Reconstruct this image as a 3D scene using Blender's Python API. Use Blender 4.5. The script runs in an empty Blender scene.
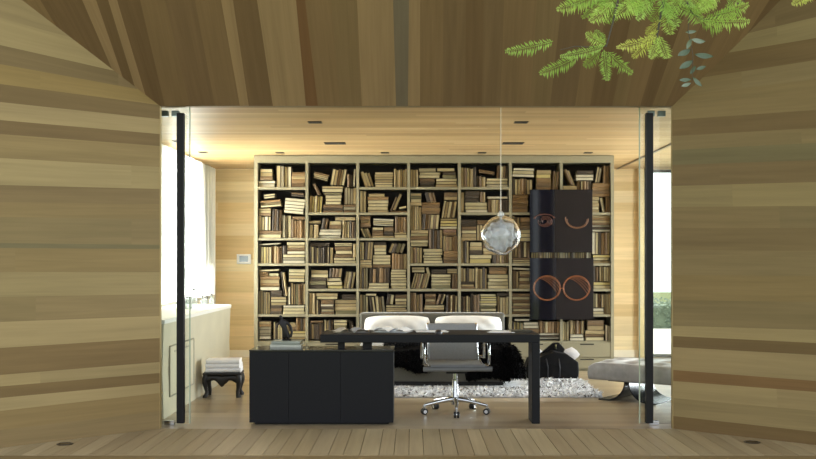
import bpy, bmesh, math, random
from mathutils import Vector, Matrix
random.seed(7)
PI = math.pi
sc = bpy.context.scene
COL = sc.collection

# ---------------------------------------------------------------- camera
F, CX, CY, CAMZ = 1000.0, 412.0, 263.0, 1.34
cam_data = bpy.data.cameras.new('camera')
cam_data.sensor_width = 36.0
cam_data.lens = 36.0 * F / 816.0
cam_data.shift_x = -(CX - 408.0) / 816.0
cam_data.shift_y = (CY - 229.5) / 816.0
cam_data.clip_start = 0.05
cam_data.clip_end = 300
cam = bpy.data.objects.new('camera', cam_data)
COL.objects.link(cam)
cam.location = (0, 0, CAMZ)
cam.rotation_euler = (PI / 2, 0, 0)
sc.camera = cam

# ---------------------------------------------------------------- sky, sun, exposure
world = bpy.data.worlds.new('sky')
sc.world = world
world.use_nodes = True
wn = world.node_tree
bg = wn.nodes['Background']
bg.inputs['Color'].default_value = (0.93, 0.97, 1.0, 1)
wtc = wn.nodes.new('ShaderNodeTexCoord')
wsx = wn.nodes.new('ShaderNodeSeparateXYZ')
wmr = wn.nodes.new('ShaderNodeMapRange')          # the overcast sky is brighter on the open garden side
wmr.inputs['From Min'].default_value = -1
wmr.inputs['From Max'].default_value = 1
wmr.inputs['To Min'].default_value = 0.85
wmr.inputs['To Max'].default_value = 1.80
wn.links.new(wtc.outputs['Generated'], wsx.inputs[0])
wn.links.new(wsx.outputs['X'], wmr.inputs['Value'])
wmy = wn.nodes.new('ShaderNodeMapRange')          # and dimmer behind the camera, where the garden closes in
wmy.inputs['From Min'].default_value = -0.6
wmy.inputs['From Max'].default_value = 0.5
wmy.inputs['To Min'].default_value = 1.15
wmy.inputs['To Max'].default_value = 1.45
wml = wn.nodes.new('ShaderNodeMath')
wml.operation = 'MULTIPLY'
wn.links.new(wsx.outputs['Y'], wmy.inputs['Value'])
wn.links.new(wmr.outputs[0], wml.inputs[0])
wn.links.new(wmy.outputs[0], wml.inputs[1])
wn.links.new(wml.outputs[0], bg.inputs['Strength'])
sun_d = bpy.data.lights.new('sun', 'SUN')
sun_d.energy = 8.0
sun_d.angle = math.radians(2)
sun_d.color = (1.0, 0.95, 0.86)
sun = bpy.data.objects.new('sun', sun_d)
COL.objects.link(sun)
sun.rotation_euler = Vector((0.80, -0.30, -0.62)).to_track_quat('-Z', 'Y').to_euler()


def area(name, loc, direction, sx, sy, power, color):
    d = bpy.data.lights.new(name, 'AREA')
    d.shape = 'RECTANGLE'
    d.size, d.size_y = sx, sy
    d.energy = power
    d.color = color
    o = bpy.data.objects.new(name, d)
    COL.objects.link(o)
    o.location = loc
    o.rotation_euler = Vector(direction).to_track_quat('-Z', 'Z').to_euler()
    return o


area('window_daylight', (-3.35, 12.1, 1.95), (1, 0.08, -0.12), 4.6, 1.5, 1250, (1.0, 0.98, 0.95))
area('glazing_daylight', (5.4, 11.8, 1.6), (-1, 0.05, -0.15), 4.8, 2.2, 950, (0.94, 0.97, 1.0))

sc.view_settings.view_transform = 'Standard'
sc.view_settings.look = 'None'
sc.view_settings.gamma = 1.0
sc.view_settings.use_curve_mapping = False
sc.view_settings.exposure = 0.0


# ---------------------------------------------------------------- helpers
def lin(rgb):
    return tuple((c / 255 / 12.92) if c / 255 <= 0.04045 else ((c / 255 + 0.055) / 1.055) ** 2.4 for c in rgb)


def ray(px, py, d):
    """the point at depth d that the photograph shows at pixel px, py"""
    return Vector(((px - CX) / F * d, d, CAMZ - (py - CY) / F * d))


MATS = {}


def mat(name, rgb, rough=0.6, metal=0.0, noise=0.0, scale=20.0, bump=0.0, spec=0.5, sheen=0.0, stretch=(1, 1, 1)):
    if name in MATS:
        return MATS[name]
    m = bpy.data.materials.new(name)
    m.use_nodes = True
    nt = m.node_tree
    b = nt.nodes['Principled BSDF']
    c = lin(rgb)
    b.inputs['Base Color'].default_value = (*c, 1)
    b.inputs['Roughness'].default_value = rough
    b.inputs['Metallic'].default_value = metal
    b.inputs['Specular IOR Level'].default_value = spec
    if sheen:
        b.inputs['Sheen Weight'].default_value = sheen
    if noise or bump:
        tc = nt.nodes.new('ShaderNodeTexCoord')
        mp = nt.nodes.new('ShaderNodeMapping')
        mp.inputs['Scale'].default_value = stretch
        nz = nt.nodes.new('ShaderNodeTexNoise')
        nz.inputs['Scale'].default_value = scale
        nz.inputs['Detail'].default_value = 4
        nt.links.new(tc.outputs['Object'], mp.inputs['Vector'])
        nt.links.new(mp.outputs['Vector'], nz.inputs['Vector'])
        if noise:
            rp = nt.nodes.new('ShaderNodeMapRange')
            rp.inputs['From Min'].default_value = 0.25
            rp.inputs['From Max'].default_value = 0.75
            rp.inputs['To Min'].default_value = 1 - noise
            rp.inputs['To Max'].default_value = 1 + noise
            mx = nt.nodes.new('ShaderNodeVectorMath')
            mx.operation = 'SCALE'
            mx.inputs[0].default_value = c
            nt.links.new(nz.outputs['Fac'], rp.inputs['Value'])
            nt.links.new(rp.outputs['Result'], mx.inputs['Scale'])
            nt.links.new(mx.outputs['Vector'], b.inputs['Base Color'])
        if bump:
            bp = nt.nodes.new('ShaderNodeBump')
            bp.inputs['Strength'].default_value = bump
            bp.inputs['Distance'].default_value = 0.01
            nt.links.new(nz.outputs['Fac'], bp.inputs['Height'])
            nt.links.new(bp.outputs['Normal'], b.inputs['Normal'])
    MATS[name] = m
    return m


def wood(name, rough=0.55, grain=0.16, spec=0.3):
    """planks: each plank's own wood colour is a face attribute, the grain runs along its u direction"""
    m = bpy.data.materials.new(name)
    m.use_nodes = True
    nt = m.node_tree
    b = nt.nodes['Principled BSDF']
    b.inputs['Roughness'].default_value = rough
    b.inputs['Specular IOR Level'].default_value = spec
    at = nt.nodes.new('ShaderNodeAttribute')
    at.attribute_name = 'plank'
    uv = nt.nodes.new('ShaderNodeUVMap')
    uv.uv_map = 'UVMap'
    total = None
    for sx, sy, amp, det in ((0.9, 22, 0.6, 3), (2.0, 70, 0.35, 3), (0.6, 6, 0.6, 3)):
        mp = nt.nodes.new('ShaderNodeMapping')
        mp.inputs['Scale'].default_value = (sx, sy, 1)
        nz = nt.nodes.new('ShaderNodeTexNoise')
        nz.inputs['Scale'].default_value = 1.0
        nz.inputs['Detail'].default_value = det
        nz.inputs['Distortion'].default_value = 0.6
        nt.links.new(uv.outputs['UV'], mp.inputs['Vector'])
        nt.links.new(mp.outputs['Vector'], nz.inputs['Vector'])
        ml = nt.nodes.new('ShaderNodeMath')
        ml.operation = 'MULTIPLY_ADD'
        ml.inputs[1].default_value = amp * grain * 2.4
        ml.inputs[2].default_value = -0.5 * amp * grain * 2.4
        nt.links.new(nz.outputs['Fac'], ml.inputs[0])
        if total is None:
            total = ml
        else:
            ad = nt.nodes.new('ShaderNodeMath')
            nt.links.new(total.outputs[0], ad.inputs[0])
            nt.links.new(ml.outputs[0], ad.inputs[1])
            total = ad
    one = nt.nodes.new('ShaderNodeMath')
    one.inputs[1].default_value = 1.0
    nt.links.new(total.outputs[0], one.inputs[0])
    mx = nt.nodes.new('ShaderNodeVectorMath')
    mx.operation = 'SCALE'
    nt.links.new(at.outputs['Color'], mx.inputs[0])
    nt.links.new(one.outputs[0], mx.inputs['Scale'])
    nt.links.new(mx.outputs['Vector'], b.inputs['Base Color'])
    bp = nt.nodes.new('ShaderNodeBump')
    bp.inputs['Strength'].default_value = 0.12
    bp.inputs['Distance'].default_value = 0.004
    nt.links.new(total.outputs[0], bp.inputs['Height'])
    nt.links.new(bp.outputs['Normal'], b.inputs['Normal'])
    return m


def glass_mat(name, tint=(1, 1, 1), body=0.0, refl=1.0):
    """thin clear pane: fresnel reflection over transparency"""
    m = bpy.data.materials.new(name)
    m.use_nodes = True
    nt = m.node_tree
    nt.nodes.remove(nt.nodes['Principled BSDF'])
    out = nt.nodes['Material Output']
    tr = nt.nodes.new('ShaderNodeBsdfTransparent')
    tr.inputs['Color'].default_value = (*tint, 1)
    gl = nt.nodes.new('ShaderNodeBsdfGlossy')
    gl.inputs['Roughness'].default_value = 0.02
    fr = nt.nodes.new('ShaderNodeFresnel')
    fr.inputs['IOR'].default_value = 1.45
    ml = nt.nodes.new('ShaderNodeMath')
    ml.operation = 'MULTIPLY'
    ml.inputs[1].default_value = refl
    mix = nt.nodes.new('ShaderNodeMixShader')
    nt.links.new(fr.outputs[0], ml.inputs[0])
    nt.links.new(ml.outputs[0], mix.inputs[0])
    nt.links.new(tr.outputs[0], mix.inputs[1])
    nt.links.new(gl.outputs[0], mix.inputs[2])
    last = mix
    if body:
        df = nt.nodes.new('ShaderNodeBsdfTranslucent')
        df.inputs['Color'].default_value = (0.9, 0.93, 0.95, 1)
        m2 = nt.nodes.new('ShaderNodeMixShader')
        m2.inputs[0].default_value = body
        nt.links.new(mix.outputs[0], m2.inputs[1])
        nt.links.new(df.outputs[0], m2.inputs[2])
        last = m2
    nt.links.new(last.outputs[0], out.inputs['Surface'])
    return m


class MB:
    """collects shapes into one mesh"""

    def __init__(self):
        self.v, self.f, self.mi, self.cur = [], [], [], 0

    def face(self, pts):
        n = len(self.v)
        self.v += [tuple(p) for p in pts]
        self.f.append(tuple(range(n, n + len(pts))))
        self.mi.append(self.cur)

    def add(self, verts, faces):
        n = len(self.v)
        self.v += [tuple(p) for p in verts]
        for f in faces:
            self.f.append(tuple(n + i for i in f))
            self.mi.append(self.cur)

    def box(self, x0, x1, y0, y1, z0, z1, mtx=None):
        vs = [Vector(p) for p in ((x0, y0, z0), (x1, y0, z0), (x1, y1, z0), (x0, y1, z0), (x0, y0, z1), (x1, y0, z1), (x1, y1, z1), (x0, y1, z1))]
        if mtx is not None:
            vs = [mtx @ p for p in vs]
        self.add(vs, [(0, 3, 2, 1), (4, 5, 6, 7), (0, 1, 5, 4), (1, 2, 6, 5), (2, 3, 7, 6), (3, 0, 4, 7)])

    def tube(self, pts, r, seg=10, closed=False, caps=True):
        pts = [Vector(p) for p in pts]
        n = len(pts)
        rs = r if isinstance(r, (list, tuple)) else [r] * n
        rings = []
        up = None
        for i, p in enumerate(pts):
            if closed:
                t = (pts[(i + 1) % n] - pts[i - 1])
            else:
                t = pts[min(i + 1, n - 1)] - pts[max(i - 1, 0)]
            t.normalize()
            if up is None:
                up = Vector((0, 0, 1)) if abs(t.z) < 0.9 else Vector((1, 0, 0))
            a = t.cross(up)
            if a.length < 1e-6:
                a = t.orthogonal()
            a.normalize()
            b = a.cross(t).normalized()
            up = b
            rings.append([p + (a * math.cos(2 * PI * k / seg) + b * math.sin(2 * PI * k / seg)) * rs[i] for k in range(seg)])
        base = len(self.v)
        for rg in rings:
            self.v += [tuple(q) for q in rg]
        for i in range(n if closed else n - 1):
            j = (i + 1) % n
            for k in range(seg):
                k2 = (k + 1) % seg
                self.f.append((base + i * seg + k, base + i * seg + k2, base + j * seg + k2, base + j * seg + k))
                self.mi.append(self.cur)
        if not closed and caps:
            self.f.append(tuple(base + k for k in reversed(range(seg))))
            self.mi.append(self.cur)
            self.f.append(tuple(base + (n - 1) * seg + k for k in range(seg)))
            self.mi.append(self.cur)

    def lathe(self, prof, seg=24, center=(0, 0, 0)):
        cx, cy, cz = center
        base = len(self.v)
        for r, z in prof:
            for k in range(seg):
                a = 2 * PI * k / seg
                self.v.append((cx + r * math.cos(a), cy + r * math.sin(a), cz + z))
        for i in range(len(prof) - 1):
            for k in range(seg):
                k2 = (k + 1) % seg
                self.f.append((base + i * seg + k, base + i * seg + k2, base + (i + 1) * seg + k2, base + (i + 1) * seg + k))
                self.mi.append(self.cur)
        self.f.append(tuple(base + k for k in reversed(range(seg))))
        self.mi.append(self.cur)
        self.f.append(tuple(base + (len(prof) - 1) * seg + k for k in range(seg)))
        self.mi.append(self.cur)

    def grid(self, fn, nu, nv, closed_u=False):
        base = len(self.v)
        for j in range(nv + 1):
            for i in range(nu if closed_u else nu + 1):
                self.v.append(tuple(fn(i / nu, j / nv)))
        w = nu if closed_u else nu + 1
        for j in range(nv):
            for i in range(nu):
                i2 = (i + 1) % w
                self.f.append((base + j * w + i, base + j * w + i2, base + (j + 1) * w + i2, base + (j + 1) * w + i))
                self.mi.append(self.cur)

    def sheet(self, prof, x0, x1, th):
        """a bent sheet: profile of (y, z) swept along x, th thick"""
        n = len(prof)
        up, dn = [], []
        for i, (y, z) in enumerate(prof):
            a, b = prof[max(i - 1, 0)], prof[min(i + 1, n - 1)]
            ty, tz = b[0] - a[0], b[1] - a[1]
            l = math.hypot(ty, tz) or 1
            ny, nz = -tz / l, ty / l
            up.append((y + ny * th / 2, z + nz * th / 2))
            dn.append((y - ny * th / 2, z - nz * th / 2))
        loop = up + dn[::-1]
        m = len(loop)
        vs = [(x0, y, z) for y, z in loop] + [(x1, y, z) for y, z in loop]
        fs = [(i, (i + 1) % m, m + (i + 1) % m, m + i) for i in range(m)]
        for i in range(n - 1):
            fs.append((i + 1, i, m - 1 - i, m - 2 - i))
            fs.append((m + i, m + i + 1, 2 * m - 2 - i, 2 * m - 1 - i))
        self.add(vs, fs)

    def build(self, name, mats, parent=None, smooth=False, bevel=0.0, subsurf=0, loc=None, rot=None, fixn=True):
        me = bpy.data.meshes.new(name)
        me.from_pydata(self.v, [], self.f)
        mats = mats if isinstance(mats, (list, tuple)) else [mats]
        for m in mats:
            me.materials.append(m)
        if len(mats) > 1:
            me.polygons.foreach_set('material_index', self.mi)
        if fixn:
            bm = bmesh.new()
            bm.from_mesh(me)
            bmesh.ops.recalc_face_normals(bm, faces=bm.faces)
            bm.to_mesh(me)
            bm.free()
        if smooth:
            me.polygons.foreach_set('use_smooth', [True] * len(me.polygons))
            if smooth == 'auto':
                me.set_sharp_from_angle(angle=math.radians(40))
        me.update()
        o = bpy.data.objects.new(name, me)
        COL.objects.link(o)
        if parent is not None:
            o.parent = parent
        if loc is not None:
            o.location = loc
        if rot is not None:
            o.rotation_euler = rot
        if bevel:
            bv = o.modifiers.new('bevel', 'BEVEL')
            bv.width = bevel
            bv.segments = 2
            bv.limit_method = 'ANGLE'
        if subsurf:
            s = o.modifiers.new('subsurf', 'SUBSURF')
            s.levels = s.render_levels = subsurf
        return o


def empty(name, loc, rz=0.0):
    o = bpy.data.objects.new(name, None)
    COL.objects.link(o)
    o.location = loc
    o.rotation_euler = (0, 0, rz)
    return o


def tag(o, label, cat, group=None, kind=None):
    o['label'] = label
    o['category'] = cat
    if group:
        o['group'] = group
    if kind:
        o['kind'] = kind
    return o


def struct(o):
    o['kind'] = 'structure'
    return o


def jitter(c, s):
    k = 1 + random.uniform(-s, s)
    return (c[0] * k * (1 + random.uniform(-s, s) * .2), c[1] * k, c[2] * k * (1 + random.uniform(-s, s) * .3))


class Planks:
    """quads with a wood colour and uv (metres along, metres across) of their own"""

    def __init__(self):
        self.v, self.f, self.c, self.u = [], [], [], []

    def quad(self, a, b, c, d, col):
        """a->b runs along the plank, a->d across it"""
        a, b, c, d = (Vector(p) for p in (a, b, c, d))
        n = len(self.v)
        self.v += [tuple(p) for p in (a, b, c, d)]
        self.f.append((n, n + 1, n + 2, n + 3))
        self.c.append(col)
        uo, vo = random.uniform(0, 50), random.uniform(0, 50)
        l1, l2 = (b - a).length, (c - d).length
        w1, w2 = (d - a).length, (c - b).length
        self.u.append(((uo, vo), (uo + l1, vo), (uo + l2, vo + w2), (uo, vo + w1)))

    def slab(self, a, b, c, d, col, down):
        down = Vector(down)
        self.quad(a, b, c, d, col)
        a, b, c, d = (Vector(p) for p in (a, b, c, d))
        self.quad(a, b, b + down, a + down, col)
        self.quad(d, c, c + down, d + down, col)
        self.quad(a, d, d + down, a + down, col)
        self.quad(b, c, c + down, b + down, col)

    def build(self, name, m, parent=None):
        me = bpy.data.meshes.new(name)
        me.from_pydata(self.v, [], self.f)
        me.materials.append(m)
        ul = me.uv_layers.new(name='UVMap')
        at = me.attributes.new('plank', 'FLOAT_COLOR', 'FACE')
        for i, p in enumerate(me.polygons):
            for k, li in enumerate(p.loop_indices):
                ul.data[li].uv = self.u[i][k]
            at.data[i].color = (*self.c[i], 1)
        me.update()
        o = bpy.data.objects.new(name, me)
        COL.objects.link(o)
        if parent is not None:
            o.parent = parent
        return o


# ---------------------------------------------------------------- materials
wood_wall = wood('weathered_cladding', 0.6, 0.24, 0.25)
wood_soffit = wood('soffit_boards', 0.6, 0.24, 0.2)
wood_ceiling = wood('ceiling_boards', 0.42, 0.13, 0.35)
wood_floor = wood('floor_boards', 0.28, 0.15, 0.45)
wood_deck = wood('deck_boards', 0.6, 0.24, 0.3)
black_wood = mat('black_stained_wood', (15, 17, 23), 0.5, noise=0.15, scale=40, stretch=(1, 1, 8), spec=0.25)
khaki = mat('khaki_lacquer', (146, 139, 114), 0.5, noise=0.03, scale=3)
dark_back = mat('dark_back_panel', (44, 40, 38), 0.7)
chrome = mat('chrome', (205, 208, 212), 0.12, 1.0)
black_metal = mat('black_metal', (16, 16, 18), 0.5, 0.0, spec=.3)
rubber = mat('black_rubber', (18, 18, 18), 0.6)
plaster = mat('cream_plaster', (198, 191, 166), 0.7, noise=0.05, scale=4, bump=0.05)
white_plaster = mat('white_plaster', (232, 230, 222), 0.6)
clear_glass = glass_mat('clear_glass', (0.96, 0.985, 0.97))
dark_line = mat('dark_groove', (40, 36, 30), 0.8)

# ---------------------------------------------------------------- setting: the flared timber mouth
YP, ZL = 8.08, 2.609                     # portal plane and lintel underside
S_SOF = 0.902
WT = {'L': (186, 163, 118), 'l': (172, 152, 108), 'M': (157, 133, 90), 'm': (150, 129, 91), 'D': (130, 105, 69),
      'd': (138, 115, 80), 'G': (125, 116, 85), 'R': (141, 104, 66), 'Y': (166, 137, 84)}

def soften(table, k):
    n = len(table)
    mean = [sum(v[i] for v in table.values()) / n for i in range(3)]
    for key, v in table.items():
        table[key] = tuple(mean[i] + (v[i] - mean[i]) * k for i in range(3))


soften(WT, .74)
for k_, v_ in WT.items():
    WT[k_] = (v_[0] * .90, v_[1] * .91, v_[2] * .90)


def tone(k, table, s=0.05):
    return jitter(lin(table[k]), s)


def newton(S, px, py):
    """parameters (u, v) of the surface point seen at pixel px, py"""
    def err(u, v):
        p = S(u, v)
        return Vector(((p.x) / p.y * F + CX - px, CY - (p.z - CAMZ) / p.y * F - py))
    u, v = 0.3, 0.5
    for _ in range(30):
        e = err(u, v)
        eu = (err(u + 1e-4, v) - e) / 1e-4
        ev = (err(u, v + 1e-4) - e) / 1e-4
        det = eu.x * ev.y - ev.x * eu.y
        u -= (e.x * ev.y - ev.x * e.y) / det
        v -= (eu.x * e.y - e.x * eu.y) / det
    return u, v


def clad(name, S, xa, xb, rows, joints):
    """boards between lines drawn from photo column xa (the jamb) to xb (the outer edge), carried on past it"""
    pk = Planks()
    lines = []
    for ya, yb, t in rows:
        u0, v0 = newton(S, xa, ya)
        u1, v1 = newton(S, xb, yb)
        k = (v1 - v0) / (u1 - u0)
        lines.append((v0 - k * u0, k, t))
    for (b0, k0, t), (b1, k1, _) in zip(lines, lines[1:]):
        us = [0.0] + sorted(random.uniform(.15, 2.6) for _ in range(joints)) + [3.2]
        for ua, ub in zip(us, us[1:]):
            n = 4
            col = tone(t, WT, 0.06)
            for i in range(n):
                x0, x1 = ua + (ub - ua) * i / n, ua + (ub - ua) * (i + 1) / n
                a, b = S(x0, b0 + k0 * x0), S(x1, b0 + k0 * x1)
                c, d = S(x1, b1 + k1 * x1), S(x0, b1 + k1 * x0)
                pk.quad(a, b, c, d, col)
                if i:                                    # keep one board's grain running on
                    q = pk.u[-2]
                    w = (b - a).length
                    pk.u[-1] = (q[1], (q[1][0] + w, q[1][1]), (q[2][0] + w, q[2][1]), q[2])
    return struct(pk.build(name, wood_wall))


def S_left(u, v):
    return Vector((-2.036 - .947 * u, YP - .84 * u, v * 3))


def S_right(u, v):
    b = Vector((2.109 + .865 * u, YP - .72 * u, 0))
    t = Vector((2.100 + .63 * u * 1.05, YP - .736 * u * 1.05, 0))
    z = v * 3
    w = min(max(z / 3.0, 0), 1.6)
    p = b.lerp(t, w)
    p.z = z
    return p


left_rows = [(-75, -190, 'M'), (-40, -130, 'L'), (0, -70, 'l'), (35, -22, 'L'), (62, 18, 'L'), (81, 45, 'd'), (93, 64, 'Y'), (105, 84, 'D'), (119, 102, 'L'), (134, 120, 'D'), (146, 134, 'M'),
             (167, 158, 'L'), (189, 185, 'd'), (204, 202, 'M'), (219, 217, 'm'), (245, 243, 'G'), (249, 248, 'M'), (272, 272, 'l'), (294, 297, 'm'),
             (316, 322, 'L'), (338, 348, 'D'), (362, 375, 'L'), (373, 386.5, 'D'), (383, 398, 'L'), (393, 411, 'M'), (411, 430, 'm'), (428.8, 448, 'D')]
right_rows = [(-75, -190, 'M'), (-40, -130, 'd'), (0, -70, 'm'), (35, -12, 'd'), (51, 17, 'l'), (62, 38, 'D'), (82, 60, 'm'), (97, 79, 'M'), (120, 110, 'D'), (136, 128, 'm'), (150, 143, 'G'), (165, 160, 'd'), (186, 182, 'l'),
              (207, 206, 'm'), (228, 228, 'd'), (250, 251, 'm'), (275, 276, 'M'), (300, 302, 'm'), (325.7, 330, 'L'), (336, 343, 'D'), (347, 355, 'L'), (370, 381, 'R'),
              (381, 392, 'L'), (398, 411, 'l'), (416, 432, 'D'), (428.6, 446, 'D')]
clad('wall_left', S_left, 159.5, 0, left_rows, 1)
clad('wall_right', S_right, 673, 816, right_rows, 1)

ST = {'L': (132, 109, 76), 'M': (110, 88, 59), 'm': (112, 92, 62), 'D': (92, 72, 48), 'd': (99, 79, 54), 'R': (97, 68, 42), 'G': (92, 84, 68)}

soften(ST, .72)
for k_, v_ in ST.items():
    ST[k_] = (v_[0] * 1.28, v_[1] * 1.30, v_[2] * 1.42)


def S_sof(X, Y):
    return Vector((X, Y, ZL + S_SOF * (YP - Y)))


def sof_hit(px, py):
    # camera ray against the soffit plane
    k = (CY - py) / F
    Y = (ZL + S_SOF * YP - CAMZ) / (k + S_SOF)
    return (px - CX) / F * Y, Y


sof_rows = [(10, -90, 'M'), (55, -30, 'D'), (80, 10, 'M'), (105, 40, 'D'), (118, 62, 'D'), (128, 82, 'L'), (133, 96, 'D'), (141, 108, 'L'), (149, 117, 'D'), (165, 140, 'M'), (190, 165, 'd'), (215, 195, 'M'),
            (240, 221, 'L'), (249, 233, 'D'), (273, 257, 'L'), (306, 296, 'R'), (318, 305, 'M'), (340, 331, 'm'), (362, 357, 'L'), (396, 393, 'G'), (408, 409, 'L'), (420, 420, 'M'),
            (443, 443, 'd'), (465, 466, 'D'), (482, 484, 'd'), (500, 504, 'M'), (530, 537, 'm'), (550, 562, 'd'), (575, 590, 'M'), (590, 608, 'D'), (612, 635, 'm'), (625, 652, 'M'), (640, 672, 'D'),
            (652, 690, 'm'), (665, 712, 'd'), (680, 735, 'M'), (700, 770, 'D'), (725, 810, 'M'), (760, 870, 'd'), (810, 950, 'M')]
pk = Planks()
ln = []
for xb_, xt_, t in sof_rows:
    xa, ya = sof_hit(xb_, 107)
    xc, yc = sof_hit(xt_, 0)
    k = (xc - xa) / (yc - ya)
    ln.append((xa, k, t))
for (x0, k0, t), (x1, k1, _) in zip(ln, ln[1:]):
    pts = [S_sof(x0 + k0 * (Y - YP), Y) for Y in (YP, 6.0)] + [S_sof(x1 + k1 * (Y - YP), Y) for Y in (6.0, YP)]
    pk.quad(pts[0], pts[1], pts[2], pts[3], tone(t, ST, .05))
struct(pk.build('ceiling_soffit', wood_soffit))

# lintel edge and jambs of the portal
lint = MB()
lint.box(-4.2, 4.8, YP + .004, YP + .10, ZL + .002, 2.80)
struct(lint.build('trim_1', mat('lintel_timber', (128, 108, 74), 0.6, noise=.1, scale=6)))
jt = mat('jamb_timber', (168, 148, 100), 0.6, noise=.1, scale=6)
for i, x in enumerate((-2.062, 2.092)):
    j = MB()
    j.box(x + .014 if i else x + .012, x + .028 if i else x + .026, YP - .002, YP + .05, 0.001, ZL)
    struct(j.build('trim_%d' % (i + 2), jt))

# ---------------------------------------------------------------- deck and ground in front
DT = {'L': (176, 162, 132), 'M': (162, 147, 117), 'm': (158, 145, 117), 'D': (146, 130, 102), 'd': (152, 137, 109)}
soften(DT, .55)
for k_, v_ in DT.items():
    DT[k_] = (v_[0] * 1.01, v_[1] * 1.0, v_[2] * .98)
pk = Planks()
x = -4.6
while x < 4.6:
    w = random.choice((.105, .115, .125, .135))
    xe = x + w - .004
    pk.slab((x, YP + .0, 0), (x, 6.985, 0), (xe, 6.985, 0), (xe, YP + .0, 0), tone(random.choice('LMMmmDdd'), DT, .05), (0, 0, -.03))
    x += w
struct(pk.build('floor_deck', wood_deck))
pk = Planks()
pk.slab((-4.6, 6.98, -.004), (4.6, 6.98, -.004), (4.6, 6.80, -.004), (-4.6, 6.80, -.004), lin((128, 110, 76)), (0, 0, -.12))
struct(pk.build('trim_4', wood_deck))
g = MB()
g.box(-5, 5, 6.9, YP + .02, -.3, -.032)
struct(g.build('floor_joists', dark_line))
g = MB()
g.box(-4.45, 4.9, YP + .03, 14.45, -.3, -.012)  # unseen block added under the floor to stop sun leaking at the threshold
struct(g.build('floor_light_blocker', dark_line))
g = MB()
g.face([(-30, -20, -.3), (30, -20, -.3), (30, 6.9, -.3), (-30, 6.9, -.3)])
g.face([(-30, 14.4, -.12), (30, 14.4, -.12), (30, 50, -.12), (-30, 50, -.12)])
g.face([(4.7, 6.9, -.12), (30, 6.9, -.12), (30, 14.4, -.12), (4.7, 14.4, -.12)])
g.face([(-30, 6.9, -.12), (-2.9, 6.9, -.12), (-2.9, 14.4, -.12), (-30, 14.4, -.12)])
struct(g.build('ground', mat('lawn', (112, 118, 72), 0.9, noise=.35, scale=30)))

# ---------------------------------------------------------------- the room
H, YB = 2.68, 14.25                      # ceiling height, back wall
XL, XR = -2.80, 4.70
CT = {'L': (200, 168, 120), 'M': (192, 156, 106), 'm': (186, 152, 104), 'D': (178, 142, 96), 'd': (196, 162, 114)}
FT = {'L': (182, 158, 124), 'M': (168, 143, 108), 'm': (164, 141, 109), 'D': (152, 126, 94), 'd': (158, 134, 102)}
BT = {'L': (228, 202, 154), 'M': (220, 188, 136), 'm': (212, 180, 128), 'D': (206, 172, 120), 'd': (218, 190, 142)}

for tb, k0_, k2_ in ((FT, .95, 1.07), (BT, .97, 1.04), (CT, .98, 1.02)):
    for k_, v_ in tb.items():
        tb[k_] = (v_[0] * k0_, v_[1], v_[2] * k2_)


def boards(name, m, table, y0, y1, wset, x0, x1, zfun, thick=None, gap=0.0, jl=1.7):
    pk = Planks()
    y = y0
    while y < y1 - .01:
        w = min(random.choice(wset), y1 - y)
        x = x0 - random.uniform(0, jl)
        while x < x1:
            l = random.uniform(jl * .7, jl * 1.6)
            a, b = max(x, x0), min(x + l, x1)
            if b > a:
                col = tone(random.choice('LMMmmDd'), table, .05)
                pk.quad(zfun(a, y), zfun(b, y), zfun(b, y + w - gap), zfun(a, y + w - gap), col)
            x += l
        y += w
    return pk.build(name, m)


struct(boards('ceiling', wood_ceiling, CT, YP + .03, YB + .3, (.09, .10, .11), -4.5, 5.3, lambda x, y: Vector((x, y, H)), jl=2.6))
struct(boards('floor', wood_floor, FT, YP + .001, YB + .05, (.10, .12, .14), XL - .2, XR, lambda x, y: Vector((x, y, 0)), gap=.0, jl=2.2))
struct(boards('wall_back', wood_wall, BT, 0.0, H, (.13, .15, .17), XL - .3, 3.26, lambda x, y: Vector((x, YB, y)), jl=3.5))
b = MB()
b.box(XL, 3.25, YB - .015, YB - .001, .001, .10)
struct(b.build('baseboard_back', mat('pale_baseboard', (232, 222, 198), 0.5)))
b = MB()
b.box(3.22, 3.30, YB - .05, YB + .10, 0.0, H - .001)
struct(b.build('trim_5', mat('pale_oak', (222, 200, 150), 0.5, noise=.06, scale=5)))
# returns beside the portal that close the room behind the flared walls
b = MB()
b.box(-4.4, -2.20, YP + .42, YP + .47, 0.0, H)
b.box(-4.4, -3.9, 6.5, YP + .42, 0.0, H)
b.build('wall_front', white_plaster)['kind'] = 'structure'
b = MB()
b.box(2.29, 5.2, YP + .42, YP + .47, 0.0, H)
b.build('wall_front_end', white_plaster)['kind'] = 'structure'

# window wall above the bath counter
b = MB()
b.box(XL - .15, XL, YP + .47, YB + .1, 0.0, .84)
b.box(XL - .15, XL, YP + .47, 8.75, .84, H)
b.box(XL - .15, XL, 14.0, YB + .1, .84, H)
struct(b.build('wall_window', white_plaster))
wf = MB()
for y in (8.78, 10.4, 12.15, 13.93):
    wf.box(XL - .09, XL - .05, y - .025, y + .025, .84, H - .02)
wf.box(XL - .09, XL - .05, 8.75, 14.0, .84, .88)
wf.box(XL - .09, XL - .05, 8.75, 14.0, H - .06, H - .01)
w1 = struct(wf.build('window_1', mat('pale_window_frame', (200, 200, 192), 0.5)))
wg = MB()
wg.box(XL - .074, XL - .068, 8.78, 13.95, .87, H - .05)
wg.build('pane', clear_glass, w1)

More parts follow.
